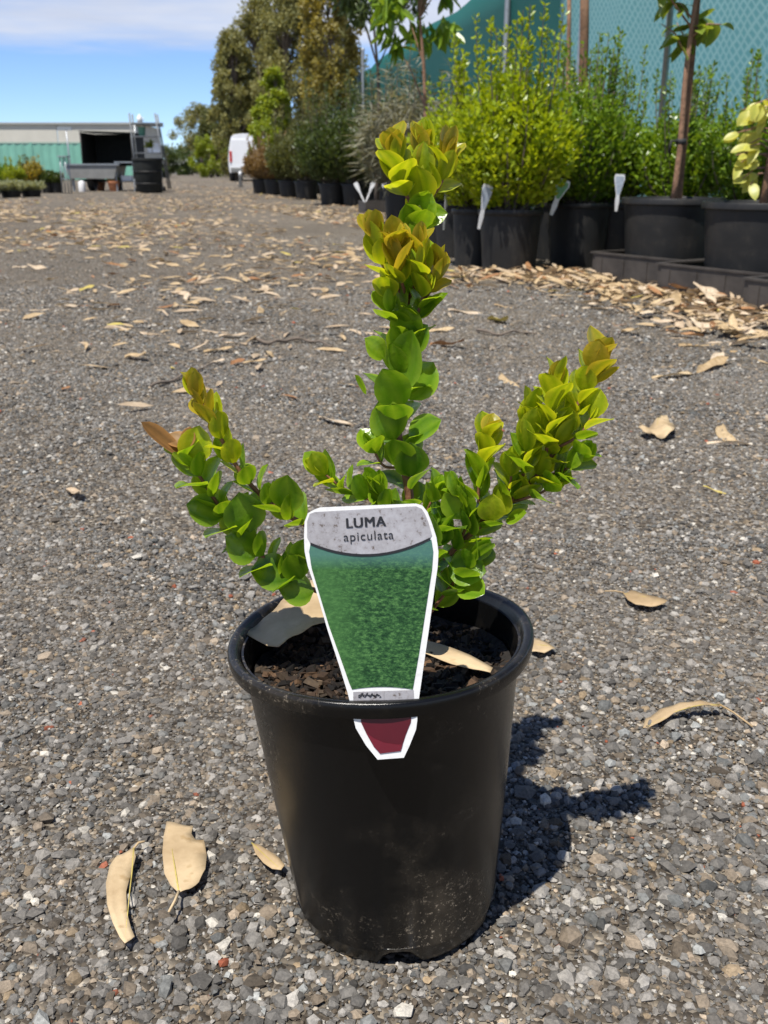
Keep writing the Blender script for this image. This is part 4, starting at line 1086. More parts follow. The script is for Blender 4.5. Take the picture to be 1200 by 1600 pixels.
def cloth(name, label, Y0, Y1, z1, m, off, zfun=None):
    a, b = fpt(Y0), fpt(Y1)
    nx, nz = 40, 8
    nrm = Vector((-FD.y, FD.x, 0))
    V = []
    for i in range(nx + 1):
        for j in range(nz + 1):
            t = i / nx; z = z1 * j / nz
            if zfun: z *= zfun(t)
            w = 0.018 * math.sin(t * 23 + j * 0.5) * math.sin(math.pi * j / nz + 0.4) + 0.012 * math.sin(t * 61 + j)
            p = a.lerp(b, t) + nrm * (off + w)
            V.append((p.x - a.x, p.y - a.y, z + 0.03 - 0.03 * math.sin(t * 31) * (j == nz)))
    T = [(i * (nz + 1) + j, (i + 1) * (nz + 1) + j, (i + 1) * (nz + 1) + j + 1, i * (nz + 1) + j + 1) for i in range(nx) for j in range(nz)]
    me = mesh_np(name, np.array(V), np.array(T), True)
    o = link(name, me, m, None, a)
    md = o.modifiers.new('thick', 'SOLIDIFY'); md.thickness = 0.004
    tag(o, label, 'shade cloth')
    return o
cloth('shade_cloth', 'dark teal shade cloth stretched along the fence posts', 10.2, 30, 2.55, M_CLOTH, 0.0)
cloth('shade_net', 'pale blue green knitted netting hung behind the staked trees', 3.5, 10.6, 2.9, M_NET, 0.03)
def post(label, Y, H, r=0.03, m=None, off=0.05):
    p = fpt(Y) + Vector((-FD.y, FD.x, 0)) * off
    mb = MB(); mb.tube([(0, 0, -0.05), (0, 0, H)], r, 12)
    root = empty('fence_post', p); tag(root, label, 'post', 'galvanised posts of the shade cloth fence')
    mb.build('pipe', m or M_STEEL, root, True, sharp=60)
    MB().lathe([(r * 1.12, H - 0.03), (r * 1.12, H + 0.004), (r * .7, H + 0.02), (0.001, H + 0.024)], 12).build('cap', M_STEEL, root, True)
    MB().lathe([(r * 1.02, 1.2), (r * 1.25, 1.205), (r * 1.25, 1.235), (r * 1.02, 1.24)], 12).build('clamp', M_STEEL, root, True)
post('galvanised fence post rising above the lime shrubs', 12.4, 3.1, 0.034)
post('tall galvanised post beside the weeping sapling trunk', 24.0, 3.0, 0.04)
post('galvanised post at the far end of the dark cloth', 30.1, 2.7, 0.035)
post('galvanised post where dark cloth meets the pale net', 9.9, 3.0, 0.03)
def stick(name, label, p, q, r, m, cat):
    p, q = Vector(p), Vector(q)
    root = empty(name, (p.x, p.y, 0)); tag(root, label, cat)
    d = q - p
    pts = [p - root.location + d * t + Vector((0.004 * math.sin(t * 9), 0.003 * math.cos(t * 7), 0)) for t in [i / 6 for i in range(7)]]
    MB().tube(pts, [r * (1 - 0.04 * i) for i in range(7)], 7).build('shaft', m, root, True)
    MB().tube([pts[3] - Vector((0, 0, 0.012)), pts[3] + Vector((0, 0, 0.012))], r * 1.18, 8).build('wire_band', M_STEEL, root, True)
stick('timber_stake', 'thick brown timber stake behind the green small leaved shrub', at(914, 320, 6.3) * 1 - Vector((0, 0, at(914, 320, 6.3).z)), at(913, -40, 6.3), 0.033, M_WOOD, 'stake')
stick('timber_stake', 'thin dark timber stake close beside the thick brown stake', at(889, 320, 6.45) - Vector((0, 0, at(889, 320, 6.45).z)), at(889, -40, 6.45), 0.016, M_BARK, 'stake')
stick('brace_pole', 'pale grey pole leaning on the net behind the first staked tree', gp(1020, 360), at(1050, -20, 6.2), 0.026, M_STEEL, 'pole')

# ------------------------------------------------------------------ middle row of pots
g = at(625, 300, 9.6)
potted('potted_grass', 'silvery grey weeping strappy plant in black pot', (0.16, 9.6, 0), 0.17, 0.33, 0.95, 0.42, 0.4, 90, 0.16, 0.09, F_SILVER, 45, 6, 0.5, droop=0.7)
potted('potted_grass', 'silvery grey weeping plant standing close under the dark teal cloth', (0.55, 10.4, 0), 0.17, 0.33, 0.95, 0.4, 0.4, 80, 0.16, 0.09, F_SILVER, 40, 4, 0.5, droop=0.7)
MID = [(556, 322, F_DEEP, 1.15, .5, 'dense dark green shrub at the shaded front of the middle row'),
       (520, 321, F_DEEP, 1.12, .55, 'broad dark green shrub in black pot beside the densest dark one'),
       (478, 312, F_OLIVE, 1.05, .45, 'olive green bushy shrub in the middle row of pots'),
       (452, 309, F_OLIVE, .95, .42, 'lighter olive shrub in black pot, next to the russet ones'),
       (428, 305, F_RUSSET, .72, .40, 'low russet brown shrub in black pot nearest the white van'),
       (408, 303, F_RUSSET, .68, .40, 'small russet brown shrub whose pot stands at the end of the row'),
       (588, 318, F_DEEP, 1.1, .5, 'dark green shrub beside the black crate with tags')]
for (px, py, m, H, rr, lab) in MID:
    potted('potted_shrub', lab, place(px, py, 0.2), 0.22, 0.30, H, rr, rr, 150, 0.055, 0.42, m, 75, 10, 0.3)
MIDB = [(-0.35, 18.0, F_DEEP, 1.35), (-0.9, 20.0, F_OLIVE, 1.3), (0.1, 14.2, F_DEEP, 1.2), (-1.5, 22.5, F_OLIVE, 1.3), (0.45, 12.6, F_DEEP, 1.0)]
for i, (x, y, m, H) in enumerate(MIDB):
    potted('potted_shrub', ['dark bushy shrub behind the broad dark green one', 'tall olive shrub rising behind the olive middle row', 'dark shrub rising between the densest dark shrub and the teal cloth', 'olive bushy shrub at the foot of the golden tree', 'dark shrub between the black crate and the silvery plants'][i], (x, y, 0), 0.22, 0.30, H, .5, .5, 130, 0.06, 0.42, m, 70, 10, 0.3, group='second rank shrubs behind the middle row')

def black_crate(label, p, rz):
    root = empty('plant_crate', p, rz); tag(root, label, 'crate')
    L, D, H = 0.40, 0.32, 0.14
    MB().box((0, 0, 0.008), (L - .02, D - .02, 0.01)).build('floor', M_TRAY, root)
    for sy in (-1, 1): MB().box((0, sy * (D / 2 - .004), H / 2), (L, 0.008, H)).build('side_panel', M_TRAY, root)
    for sx in (-1, 1): MB().box((sx * (L / 2 - .004), 0, H / 2), (0.007, D - .018, H)).build('end_panel', M_TRAY, root)
black_crate('black plastic crate with white tags, left of the leader shoot', place(590, 333, 0.16), 0.3)
rim_tag('white tag leaning left out of the black crate', 562, 300, 11.6, 0.22, 0.05, -0.45, 0, M_WHITE)
rim_tag('white tag leaning right out of the black crate', 578, 299, 11.7, 0.22, 0.05, 0.4, 0, M_WHITE)
rim_tag('wide white tag standing in the black crate', 603, 297, 11.7, 0.16, 0.10, 0.0, 0, M_WHITE)

# ------------------------------------------------------------------ trees
def tree(name, label, loc, H, trunk_r, crown, material, n, leaf, ratio, group=None, bark=None, clumps=90, six=False, droop=0.0, shape='round', crown0=0.25):
    """crown = (rx, ry); leaves sit in clumps held by limbs"""
    root = empty(name, loc); tag(root, label, 'tree', group)
    tr = [Vector((0.03 * H * math.sin(t * 5 + loc[0]) * t, 0.02 * H * math.cos(t * 4) * t, H * 0.93 * t)) for t in [i / 7 for i in range(8)]]
    MB().tube(tr, [trunk_r * (1 - 0.85 * i / 7) for i in range(8)], 9).build('trunk', bark or M_GREYBARK, root, True)
    cs, rs = [], []
    lb = MB()
    for k in range(clumps):
        t = crown0 + (1 - crown0) * random.random() ** 0.9
        u = (t - crown0) / (1 - crown0)
        if shape == 'cone': wr = (1 - u) ** 0.55 * (0.55 + 0.45 * min(1, u * 6))
        elif shape == 'column': wr = 0.9 * math.sin(math.pi * min(0.97, 0.12 + u * 0.86)) ** 0.5
        else: wr = math.sin(math.pi * (0.1 + 0.86 * u)) ** 0.7
        a = random.uniform(0, 6.283); rr = (0.35 + 0.65 * math.sqrt(random.random())) * wr
        rr *= 1 + 0.18 * math.sin(a * 3 + t * 11)
        c = Vector((crown[0] * rr * math.cos(a), crown[1] * rr * math.sin(a), H * t))
        cs.append(c); rs.append(random.uniform(0.5, 1.0))
        if k % 3 == 0:
            z = max(0.1, t - 0.12); i = min(7, int(7 * z / 0.93)); b = tr[i]
            lb.tube([b, b.lerp(c, 0.5) + Vector((0, 0, 0.02 * H)), c], [trunk_r * .3, trunk_r * .2, trunk_r * .06], 5, False)
    lb.build('limbs', bark or M_GREYBARK, root, True)
    m = n // clumps
    Ps = []; base = min(crown) * (0.34 if shape != 'column' else 0.3)
    for c, r in zip(cs, rs):
        d = unit(RNG.normal(size=(m, 3))) * (RNG.random((m, 1)) ** 0.45) * r * base * np.array([1, 1, 1.25])
        Ps.append(np.array(c)[None] + d)
    P = np.concatenate(Ps); q = len(P)
    D = RNG.normal(size=(q, 3)) + np.array([0, 0, (0.5 if shape in ('cone', 'column') else 0.0) - droop])
    L = leaf * RNG.uniform(0.6, 1.3, q)
    leaf_cloud('crown', P, D, unit(RNG.normal(size=(q, 3)) + np.array([0, 0, 0.8])), L, L * ratio, material, root, six)
    return root
def tpos(px, Y): 
    p = at(px, 265, Y); return (p.x, p.y, 0)
CYP = 'tall cypress like trees behind the white van'
tree('cypress_tree', 'dense dark olive conifer standing right behind the white van', tpos(372, 52), 6.6, .22, (1.15, 1.3), F_CYP, 26000, .16, .5, CYP, shape='column', crown0=.04, clumps=170)
tree('cypress_tree', 'tallest dense olive conifer of the clump beyond the van', tpos(412, 54), 8.3, .25, (1.5, 1.5), F_CYP, 30000, .16, .5, CYP, shape='column', crown0=.04, clumps=200)
tree('cypress_tree', 'brownish olive conifer between the tallest one and the golden tree', tpos(455, 50), 8.2, .25, (1.5, 1.5), F_CYP, 30000, .16, .5, CYP, shape='column', crown0=.04, clumps=200)
tree('cypress_tree', 'conifer showing behind the golden tree and the grey post', tpos(528, 56), 7.6, .25, (1.6, 1.5), F_CYP, 26000, .17, .5, CYP, shape='column', crown0=.04, clumps=180)
tree('golden_tree', 'upright tree with golden brown leaves above the middle row of pots', tpos(516, 24.5), 4.6, .06, (0.72, 0.72), F_GOLD, 13000, .09, .55, None, clumps=150, crown0=.36, shape='column')
tree('bright_sapling', 'bright yellow green sapling with forked top left of the golden tree', tpos(432, 26), 2.75, .035, (.34, .34), F_BRIGHT, 3000, .10, .5, None, clumps=40, crown0=.42)
tree('bright_sapling', 'smaller bright yellow green sapling next to the van', tpos(412, 29), 2.3, .03, (.3, .3), F_BRIGHT, 2200, .10, .5, None, clumps=32, crown0=.40)
tree('bright_sapling', 'low golden green shrub sapling just over the russet plants', tpos(412, 24), 1.55, .025, (.35, .35), F_BRIGHT, 1800, .08, .5, None, clumps=26, crown0=.35)
tree('weeping_sapling', 'slim sapling with hanging dark leaves beside the grey post', tpos(588, 13.0), 3.1, .035, (.62, .5), F_DEEP, 3200, .11, .3, None, clumps=50, crown0=.72, droop=1.6, bark=M_GREYBARK)
tree('weeping_sapling', 'sapling with drooping broad green leaves before the dark cloth', tpos(660, 8.2), 2.35, .025, (.40, .3), F_GREEN, 760, .13, .36, None, clumps=36, crown0=.58, droop=1.5, six=True, bark=M_BARK)
tree('gum_tree', 'small gum tree with loose clumps leaning out beyond the van', tpos(316, 82), 4.9, .14, (2.3, 1.6), F_CYP, 6000, .22, .4, None, clumps=46, crown0=.42)
tree('gum_tree', 'leafy gum tree standing against the conifers beyond the van', tpos(340, 74), 4.4, .14, (1.5, 1.4), F_OLIVE, 9000, .2, .45, None, clumps=70, crown0=.15)
tree('roadside_bush', 'bright yellow green bush at the roadside beyond the van', tpos(330, 66), 2.3, .06, (1.2, 1.0), F_BRIGHT, 6000, .14, .5, None, clumps=60, crown0=.08)
tree('roadside_bush', 'dark rounded bush at the far end of the road', tpos(300, 95), 2.4, .08, (2.2, 1.6), F_DEEP, 6000, .22, .5, None, clumps=60, crown0=.06)
tree('roadside_bush', 'small dark bush showing past the plant trolley', tpos(262, 70), 1.9, .06, (.8, .8), F_DEEP, 3500, .15, .5, None, clumps=40, crown0=.06)
def far_wood():
    n = 160; Ps = []
    for k in range(n):
        x = random.uniform(-150, 120); y = random.uniform(190, 240); h = random.uniform(2.0, 4.5) * (1.5 if random.random() < .2 else 1)
        m = 120
        d = unit(RNG.normal(size=(m, 3))) * (RNG.random((m, 1)) ** .4) * np.array([3.2, 3, h * .5])
        Ps.append(d + np.array([x, y, h * .5]))
    P = np.concatenate(Ps); q = len(P)
    o = leaf_cloud('distant_wood', P, RNG.normal(size=(q, 3)), RNG.normal(size=(q, 3)) + np.array([0, 0, .8]), RNG.uniform(.6, 1.4, q), RNG.uniform(.4, .8, q), F_CYP, None)
    tag(o, 'low line of far trees along the horizon', 'trees', kind='stuff')
far_wood()

# ------------------------------------------------------------------ white van parked beyond the pots
def van():
    root = empty('parked_van', (at(378, 265, 46).x + 0.35, 46, 0), R(9))
    tag(root, 'white panel van parked with its rear towards the yard', 'van')
    W, L, H = 1.78, 4.9, 1.95
    prof = [(-.86, .36), (-.89, .6), (-.89, .98), (-.83, 1.45), (-.74, 1.84), (-.62, 1.93), (-.3, 1.965), (.3, 1.965), (.62, 1.93), (.74, 1.84), (.83, 1.45), (.89, .98), (.89, .6), (.86, .36)]
    secs = [(-.02, 0.985), (0.03, 1.0), (3.1, 1.0), (3.45, 0.985), (4.1, 0.60), (4.75, 0.52), (4.9, 0.46)]
    mb = MB(); vs = []; k = len(prof)
    for (y, f) in secs:
        for (x, z) in prof:
            zz = z if z < 0.9 else 0.9 + (z - 0.9) * (f if f > .9 else (f - .42) * 1.6)
            vs.append((x * (1 if f > .9 else .97), y, zz))
    fs = [tuple(reversed(range(k)))] + [tuple((len(secs) - 1) * k + i for i in range(k))]
    for s in range(len(secs) - 1):
        for i in range(k):
            fs.append((s * k + i, s * k + (i + 1) % k, (s + 1) * k + (i + 1) % k, (s + 1) * k + i))
    mb.add(vs, fs); body = mb.build('body', M_VANW, root, True, sharp=35)
    for s in (-1, 1):
        d = MB().box((s * .40, -.045, 1.12), (.76, .03, 1.22)).build('rear_door', M_VANW, root, False, .012)
        MB().box((s * .08, -.068, 1.02), (.05, .016, .12)).build('handle', M_BLACK, d)
        MB().box((s * .80, -.045, 1.02), (.11, .05, .46)).build('tail_light', M_RED, root, False, .012)
        MB().box((s * .893, 3.35, 1.36), (.02, .8, .42)).build('side_window', M_GLASS, root, False, .004)
    MB().box((0, -.07, .48), (1.66, .14, .2)).build('bumper', M_GREYPANEL, root, False, .03)
    MB().box((0, -.068, .74), (.40, .014, .12)).build('number_plate', M_BLACK, root)
    for x in (-1, 1):
        for y in (.85, 3.9):
            w = MB(); w.lathe([(.20, -.09), (.30, -.1), (.33, -.07), (.33, .07), (.30, .1), (.20, .09)], 24, closed=True)
            me = w.mesh('tyre', True)
            for v in me.vertices: v.co = Vector((v.co.z, v.co.x, v.co.y))
            t = link('wheel', me, M_BLACK, root, (x * .76, y, .33))
            rm = MB(); rm.lathe([(.001, -.05), (.12, -.06), (.2, -.075), (.2, .075), (.12, .06), (.001, .05)], 20)
            me = rm.mesh('rim', True)
            for v in me.vertices: v.co = Vector((v.co.z, v.co.x, v.co.y))
            link('rim', me, M_STEEL, t)
van()

def bollard():
    root = empty('bollard', gp(376, 292)); tag(root, 'short black bollard with white head beside the row of pots', 'bollard')
    MB().lathe([(.001, 0), (.10, 0), (.10, .02), (.055, .03), (.05, .30), (.001, .31)], 14).build('base', M_BLACK, root, True)
    MB().lathe([(.001, .305), (.045, .305), (.045, .42), (.02, .44), (.001, .445)], 14).build('head', M_WHITE, root, True)
bollard()

# ------------------------------------------------------------------ left side: pale shed, green fence, trailer, trolley
def shed():
    Y = 62.0
    x1 = at(214, 200, Y).x; x0 = x1 - 42
    zt = at(100, 191, Y).z; ze = zt - 0.13
    root = empty('pale_shed', (x1, Y, 0)); tag(root, 'long low pale cream shed behind the green sheet fence', 'building')
    n = 9; w = (x1 - x0) / n
    for i in range(n):
        mb = MB(); cx = -(i + .5) * w
        mb.box((cx, 0, ze / 2), (w - .05, .1, ze))
        p = mb.build('wall_panel', M_CREAM, root)
    mb = MB()
    mb.add([(-42.2, -.08, ze), (.3, -.08, ze), (.3, 6, ze + .1), (-42.2, 6, ze + .1), (-42.2, -.08, ze + .12), (.3, -.08, ze + .12), (.3, 6, zt + .22), (-42.2, 6, zt + .22)],
           [(0, 1, 2, 3), (4, 7, 6, 5), (0, 4, 5, 1), (1, 5, 6, 2), (2, 6, 7, 3), (3, 7, 4, 0)])
    rf = mb.build('roof', M_ROOFW, root)
    MB().box((-21, -.12, ze + .05), (42.6, .07, .09)).build('gutter', M_ROOFW, rf)
    for i in (0, 3, 6):
        MB().tube([(-i * w - .1, -.1, ze - .02), (-i * w - .1, -.1, 0)], .05, 8).build('downpipe', M_STEEL, root, True)
    MB().box((.02, 3, ze / 2), (.1, 5.8, ze)).build('end_wall', M_CREAM, root)
    MB().tube([(x_ := -15.0, 3, zt), (-15.0, 3, zt + 1.0)], .09, 8).build('flue', M_STEEL, root, True)
shed()
def green_fence():
    Y = 50.0; x1 = at(205, 240, Y).x; z = at(100, 224, Y).z
    n = 10; w = 2.35
    root = empty('green_fence', (x1, Y, 0)); tag(root, 'green sheet metal fence running in front of the pale shed', 'fence')
    for i in range(n):
        mb = MB(); V = []
        m = 24
        for q in range(m + 1):
            x = -i * w - .04 - (w - .08) * q / m; d = .010 * (1 if (q // 2) % 2 else -1)
            V += [(x, d, .03), (x, d, z)]
        mb.add(V, [(2 * q, 2 * q + 2, 2 * q + 3, 2 * q + 1) for q in range(m)])
        mb.build('panel', M_GREENSHEET, root)
    for i in range(n + 1):
        MB().box((-i * w, 0, z / 2 + .01), (.07, .07, z + .02)).build('post', M_GREENSHEET, root)
    MB().box((-n * w / 2, 0, z + .035), (n * w + .07, .06, .03)).build('top_rail', M_GREENSHEET, root)
green_fence()
def trailer():
    Y = 25.0
    a, b = at(103, 265, Y), at(207, 265, Y)
    root = empty('caged_trailer', (0, 0, 0))
    c = (a.x + b.x) / 2; root.location = (c, Y, 0)
    tag(root, 'grey box trailer with tall dark canvas covered cage', 'trailer')
    zx = lambda py: at(150, py, Y).z
    W = (b.x - a.x)
    z0, z1, zt = zx(279), zx(257), zx(207)
    mb = MB()
    mb.add([(-W * .46, -.02, z0), (W * .22, -.02, z0 - .01), (W * .28, -.02, z1), (-W * .5, -.02, z1), (-W * .46, .9, z0), (W * .22, .9, z0 - .01), (W * .28, .9, z1), (-W * .5, .9, z1)],
           [(0, 1, 2, 3), (7, 6, 5, 4), (0, 4, 5, 1), (1, 5, 6, 2), (3, 7, 4, 0)])
    mb.build('tray_body', M_GREYPANEL, root, False, .006)
    MB().box((-W * .1, -.035, z1), (W * .82, .03, .035)).build('top_rail', M_STEEL, root)
    x0, x1 = at(127, 230, Y).x - c, at(206, 230, Y).x - c
    # cage: canvas back, sides and roof, open towards the yard
    MB().box(((x0 + x1) / 2, 1.25, (z1 + zt) / 2), (x1 - x0, .02, zt - z1)).build('canvas_back', M_DARKMESH, root)
    for s, x in ((-1, x0), (1, x1)):
        MB().box((x, .62, (z1 + zt) / 2), (.02, 1.22, zt - z1)).build('canvas_side', M_DARKMESH, root)
        MB().tube([(x, 0, z0), (x, 0, zt)], .018, 6).build('cage_post', M_BLACK, root, True)
    MB().box(((x0 + x1) / 2, .62, zt + .012), (x1 - x0 + .05, 1.3, .022), Matrix.Rotation(R(1.5), 3, 'Y')).build('canvas_roof', M_DARKMESH, root)
    MB().box(((x0 + x1) / 2 + .1, .7, z1 - .02), (x1 - x0 - .1, 1.0, .03)).build('deck', M_DARKMESH, root)
    for x in (-W * .2, W * .18):
        w = MB(); w.lathe([(.12, -.07), (.2, -.08), (.23, -.05), (.23, .05), (.2, .08), (.12, .07)], 18, closed=True)
        me = w.mesh('wheel', True)
        for v in me.vertices: v.co = Vector((v.co.z, v.co.x, v.co.y))
        t = link('wheel', me, M_BLACK, root, (x, .45, .23))
    for x in (-W * .42, W * .2): MB().box((x, .1, z0 / 2), (.05, .05, z0)).build('prop_leg', M_STEEL, root)
    MB().box((0, .45, .24), (W * .8, .06, .06)).build('axle', M_BLACK, root)
    return c
trailer()
def low_table():
    p = gp(197, 299); root = empty('metal_table', p); tag(root, 'small steel framed table standing between trailer and black tub', 'table')
    W, D, H = .46, .5, .66
    MB().box((0, .25, H), (W, D, .03)).build('top', M_STEEL, root)
    for sx in (-1, 1):
        for y in (.02, D - .02): MB().box((sx * (W / 2 - .02), y, H / 2 - .008), (.03, .03, H - .016)).build('leg', M_STEEL, root)
    MB().box((0, .25, .22), (W - .04, D - .06, .02)).build('shelf', M_DARKMESH, root)
    b = empty('white_box', p + Vector((0, .25, .233))); tag(b, 'small white box on the lower shelf of the steel table', 'box')
    MB().box((0, 0, .055), (.26, .2, .11)).build('carton', M_WHITE, b, False, .005); MB().box((0, 0, .118), (.27, .21, .014)).build('lid', M_WHITE, b)
low_table()
def tub():
    p = gp(229, 302) + Vector((0, .32, 0)); root = empty('black_tub', p); tag(root, 'big round black plastic tub beside the plant trolley', 'tub')
    MB().lathe([(.001, .01), (.26, .0), (.28, .02), (.325, .68), (.345, .69), (.345, .73), (.32, .735), (.31, .70), (.28, .3)], 32).build('shell', M_DARKMESH, root, True, sharp=45)
    for z in (.2, .45): MB().lathe([(.287 + z * .06, z - .015), (.305 + z * .06, z), (.287 + z * .06, z + .015)], 32).build('hoop', M_POT2, root, True)
tub()
def trolley():
    Y = 24.6; root = empty('plant_trolley', (at(231, 265, Y).x, Y, 0), R(6)); tag(root, 'tall steel plant trolley with slanting posts and shelves of small things', 'trolley')
    W, D, H = .62, .5, 1.72
    for sx in (-1, 1):
        for y in (0, D): MB().tube([(sx * W / 2 + .14 * (1 if sx > 0 else .3), y, .06), (sx * W / 2 - .06 * (1 if sx > 0 else .3), y, H)], .02, 7).build('post', M_DULL, root, True)
        for y in (.03, D - .03):
            w = MB(); w.lathe([(.012, -.018), (.055, -.018), (.055, .018), (.012, .018)], 14, closed=True); me = w.mesh('castor', True)
            for v in me.vertices: v.co = Vector((v.co.z, v.co.x, v.co.y))
            link('castor', me, M_BLACK, root, (sx * W / 2, y, .055))
    for z in (.12, .86, 1.22, 1.5): MB().box((0, D / 2, z), (W - .02, D, .025)).build('shelf', M_DULL, root)
    def item(name, label, cat, x, z, build):
        e = empty(name, root.location + Vector((x, .2, z))); tag(e, label, cat); build(e)
    item('green_bucket', 'green bucket on the upper shelf of the plant trolley', 'bucket', -.12, 1.2325, lambda e: (MB().lathe([(.001, .0), (.07, .0), (.09, .2), (.095, .2), (.085, .19), (.07, .05)], 18).build('shell', M_GREENSHEET, e, True), MB().tube([(-.09, 0, .2), (0, 0, .26), (.09, 0, .2)], .004, 5).build('handle', M_DULL, e, True)))
    item('white_jug', 'white plastic jug on the top shelf of the plant trolley', 'jug', -.15, 1.5125, lambda e: (MB().lathe([(.001, .0), (.06, .0), (.06, .14), (.025, .17), (.025, .19), (.001, .19)], 16).build('body', M_WHITE, e, True), MB().tube([(.06, 0, .12), (.095, 0, .1), (.06, 0, .04)], .008, 6).build('handle', M_WHITE, e, True)))
    item('yellow_pot_plant', 'small yellow leaved pot plant on the middle trolley shelf', 'potted plant', .05, .8725, lambda e: (nursery_pot(e, .07, .1, M_WHITE, 16), twiggy('p', e, .2, .12, .12, 14, .05, .5, F_BRIGHT, .07, 20)))
    item('white_carton', 'white carton hanging over the trolley shelf edge', 'carton', .2, .8725, lambda e: (MB().box((0, 0, .1), (.16, .12, .2)).build('box', M_WHITE, e, False, .004), MB().box((0, 0, .206), (.165, .125, .01)).build('flap', M_WHITE, e)))
trolley()
def terracotta(label, p, r, h, m):
    root = empty('terracotta_pot', p); tag(root, label, 'potted plant')
    MB().lathe([(.001, .004), (r * .62, 0), (r * .68, .01), (r * .92, h * .78), (r, h * .79), (r, h), (r * .88, h), (r * .84, h * .8)], 24).build('pot', M_TERRA, root, True, sharp=40)
    MB().lathe([(.001, h * .86), (r * .85, h * .85)], 16).build('soil', M_SOIL, root, True)
    twiggy('p', root, .16, r * .8, r * .8, 16, .045, .5, m, h * .86, 25)
terracotta('small orange terracotta pot with olive plant under the trailer', gp(156, 298) + Vector((0, .1, 0)), .13, .2, F_OLIVE)
terracotta('larger orange terracotta pot with creamy plant by the table', gp(177, 299) + Vector((0, .1, 0)), .15, .24, F_BRIGHT)
def stand():
    p = gp(103, 303); root = empty('steel_stand', p); tag(root, 'slim pale steel stand in front of the trailer', 'stand')
    for x in (-.07, .07):
        for y in (0, .2): MB().tube([(x, y, 0), (x * .7, y, .75)], .014, 6).build('leg', M_STEEL, root, True)
    MB().box((0, .1, .76), (.2, .3, .02)).build('plate', M_STEEL, root)
    MB().box((0, .1, .3), (.15, .2, .015)).build('brace', M_STEEL, root)
    d = empty('white_drum', gp(126, 300) + Vector((0, .15, 0))); tag(d, 'small white plastic drum on the ground under the trailer edge', 'drum')
    MB().lathe([(.001, 0), (.075, 0), (.08, .02), (.08, .2), (.065, .23), (.035, .24), (.035, .26), (.001, .26)], 18).build('body', M_WHITE, d, True, sharp=40)
    MB().lathe([(.037, .262), (.04, .275), (.001, .28)], 12).build('cap', M_BLACK, d, True)
stand()
def sign_pole():
    Y = 33; b = at(111, 265, Y); root = empty('lamp_pole', (b.x, Y, 0)); tag(root, 'thin grey pole with small crossbar behind the trailer', 'pole')
    t = at(103, 201, Y)
    MB().tube([(0, 0, 0), (t.x - b.x, 0, t.z)], .025, 7).build('shaft', M_STEEL, root, True)
    MB().box((t.x - b.x - .05, 0, t.z), (.45, .06, .10)).build('crossbar', M_STEEL, root)
sign_pole()
def flower_bench():
    Y = 17.5; x0 = gp(-40, 308).x; 
    F_FLOW = leaf_material('foliage_flower', (0.14, 0.16, 0.03), (0.45, 0.33, 0.06), .35, .5, 'attr')
    F_PALE = leaf_material('foliage_pale', (0.2, 0.22, 0.12), (0.34, 0.36, 0.22), .3, .5, 'attr')
    spots = [(12, 309, F_PALE, .22, .26, 'pale grey green cushion plant in black tray, by the yellow flowers'), (44, 308, F_PALE, .20, .26, 'pale grey green cushion plant nearest the steel stand'),
             (-22, 310, F_PALE, .22, .28, 'pale cushion plant at the outer end of the low plants')]
    for (px, py, m, H, rr, lab) in spots:
        potted('cushion_plant', lab, place(px, py, .2), .2, .12, H, rr, rr, 60, .05, .4, m, 60, 0, .8)
    for (px, py, m, H, rr, lab) in [(20, 303, F_BRIGHT, .42, .24, 'bright leafy plant behind the cushion plants'), (50, 302, F_FLOW, .52, .22, 'yellow flowering plant beside the green fence posts'), (-5, 302, F_GREEN, .5, .26, 'leafy green plant left of the bright leafy one'), (36, 301, F_OLIVE, .5, .22, 'olive leafed plant between bright and yellow flowering ones')]:
        potted('bedding_plant', lab, place(px, py, .25), .14, .22, H, rr, rr, 60, .06, .45, m, 45, 4, .3)
    for k, (px, lab) in enumerate([(70, 'black pot of dark foliage beside the steel stand'), (84, 'black pot of dark foliage touching the trailer corner')]):
        potted('bedding_plant', lab, place(px, 302, .25), .14, .22, .3, .2, .2, 40, .06, .45, F_DEEP, 40, 0, .3)
flower_bench()
def far_roof():
    Y = 120; p = at(276, 265, Y); root = empty('far_shed', (p.x, Y, 0)); tag(root, 'far blue grey shed at the end of the road', 'building')
    MB().box((0, 0, .5), (2.6, 3, 1.0)).build('wall', M_GREYPANEL, root)
    mb = MB(); mb.add([(-1.5, -1.7, 1.0), (1.5, -1.7, 1.0), (1.5, 1.7, 1.0), (-1.5, 1.7, 1.0), (-1.5, 0, 1.5), (1.5, 0, 1.5)], [(0, 1, 5, 4), (2, 3, 4, 5), (0, 4, 3), (1, 2, 5), (3, 2, 1, 0)]); mb.build('roof', M_ROOFW, root)
far_roof()

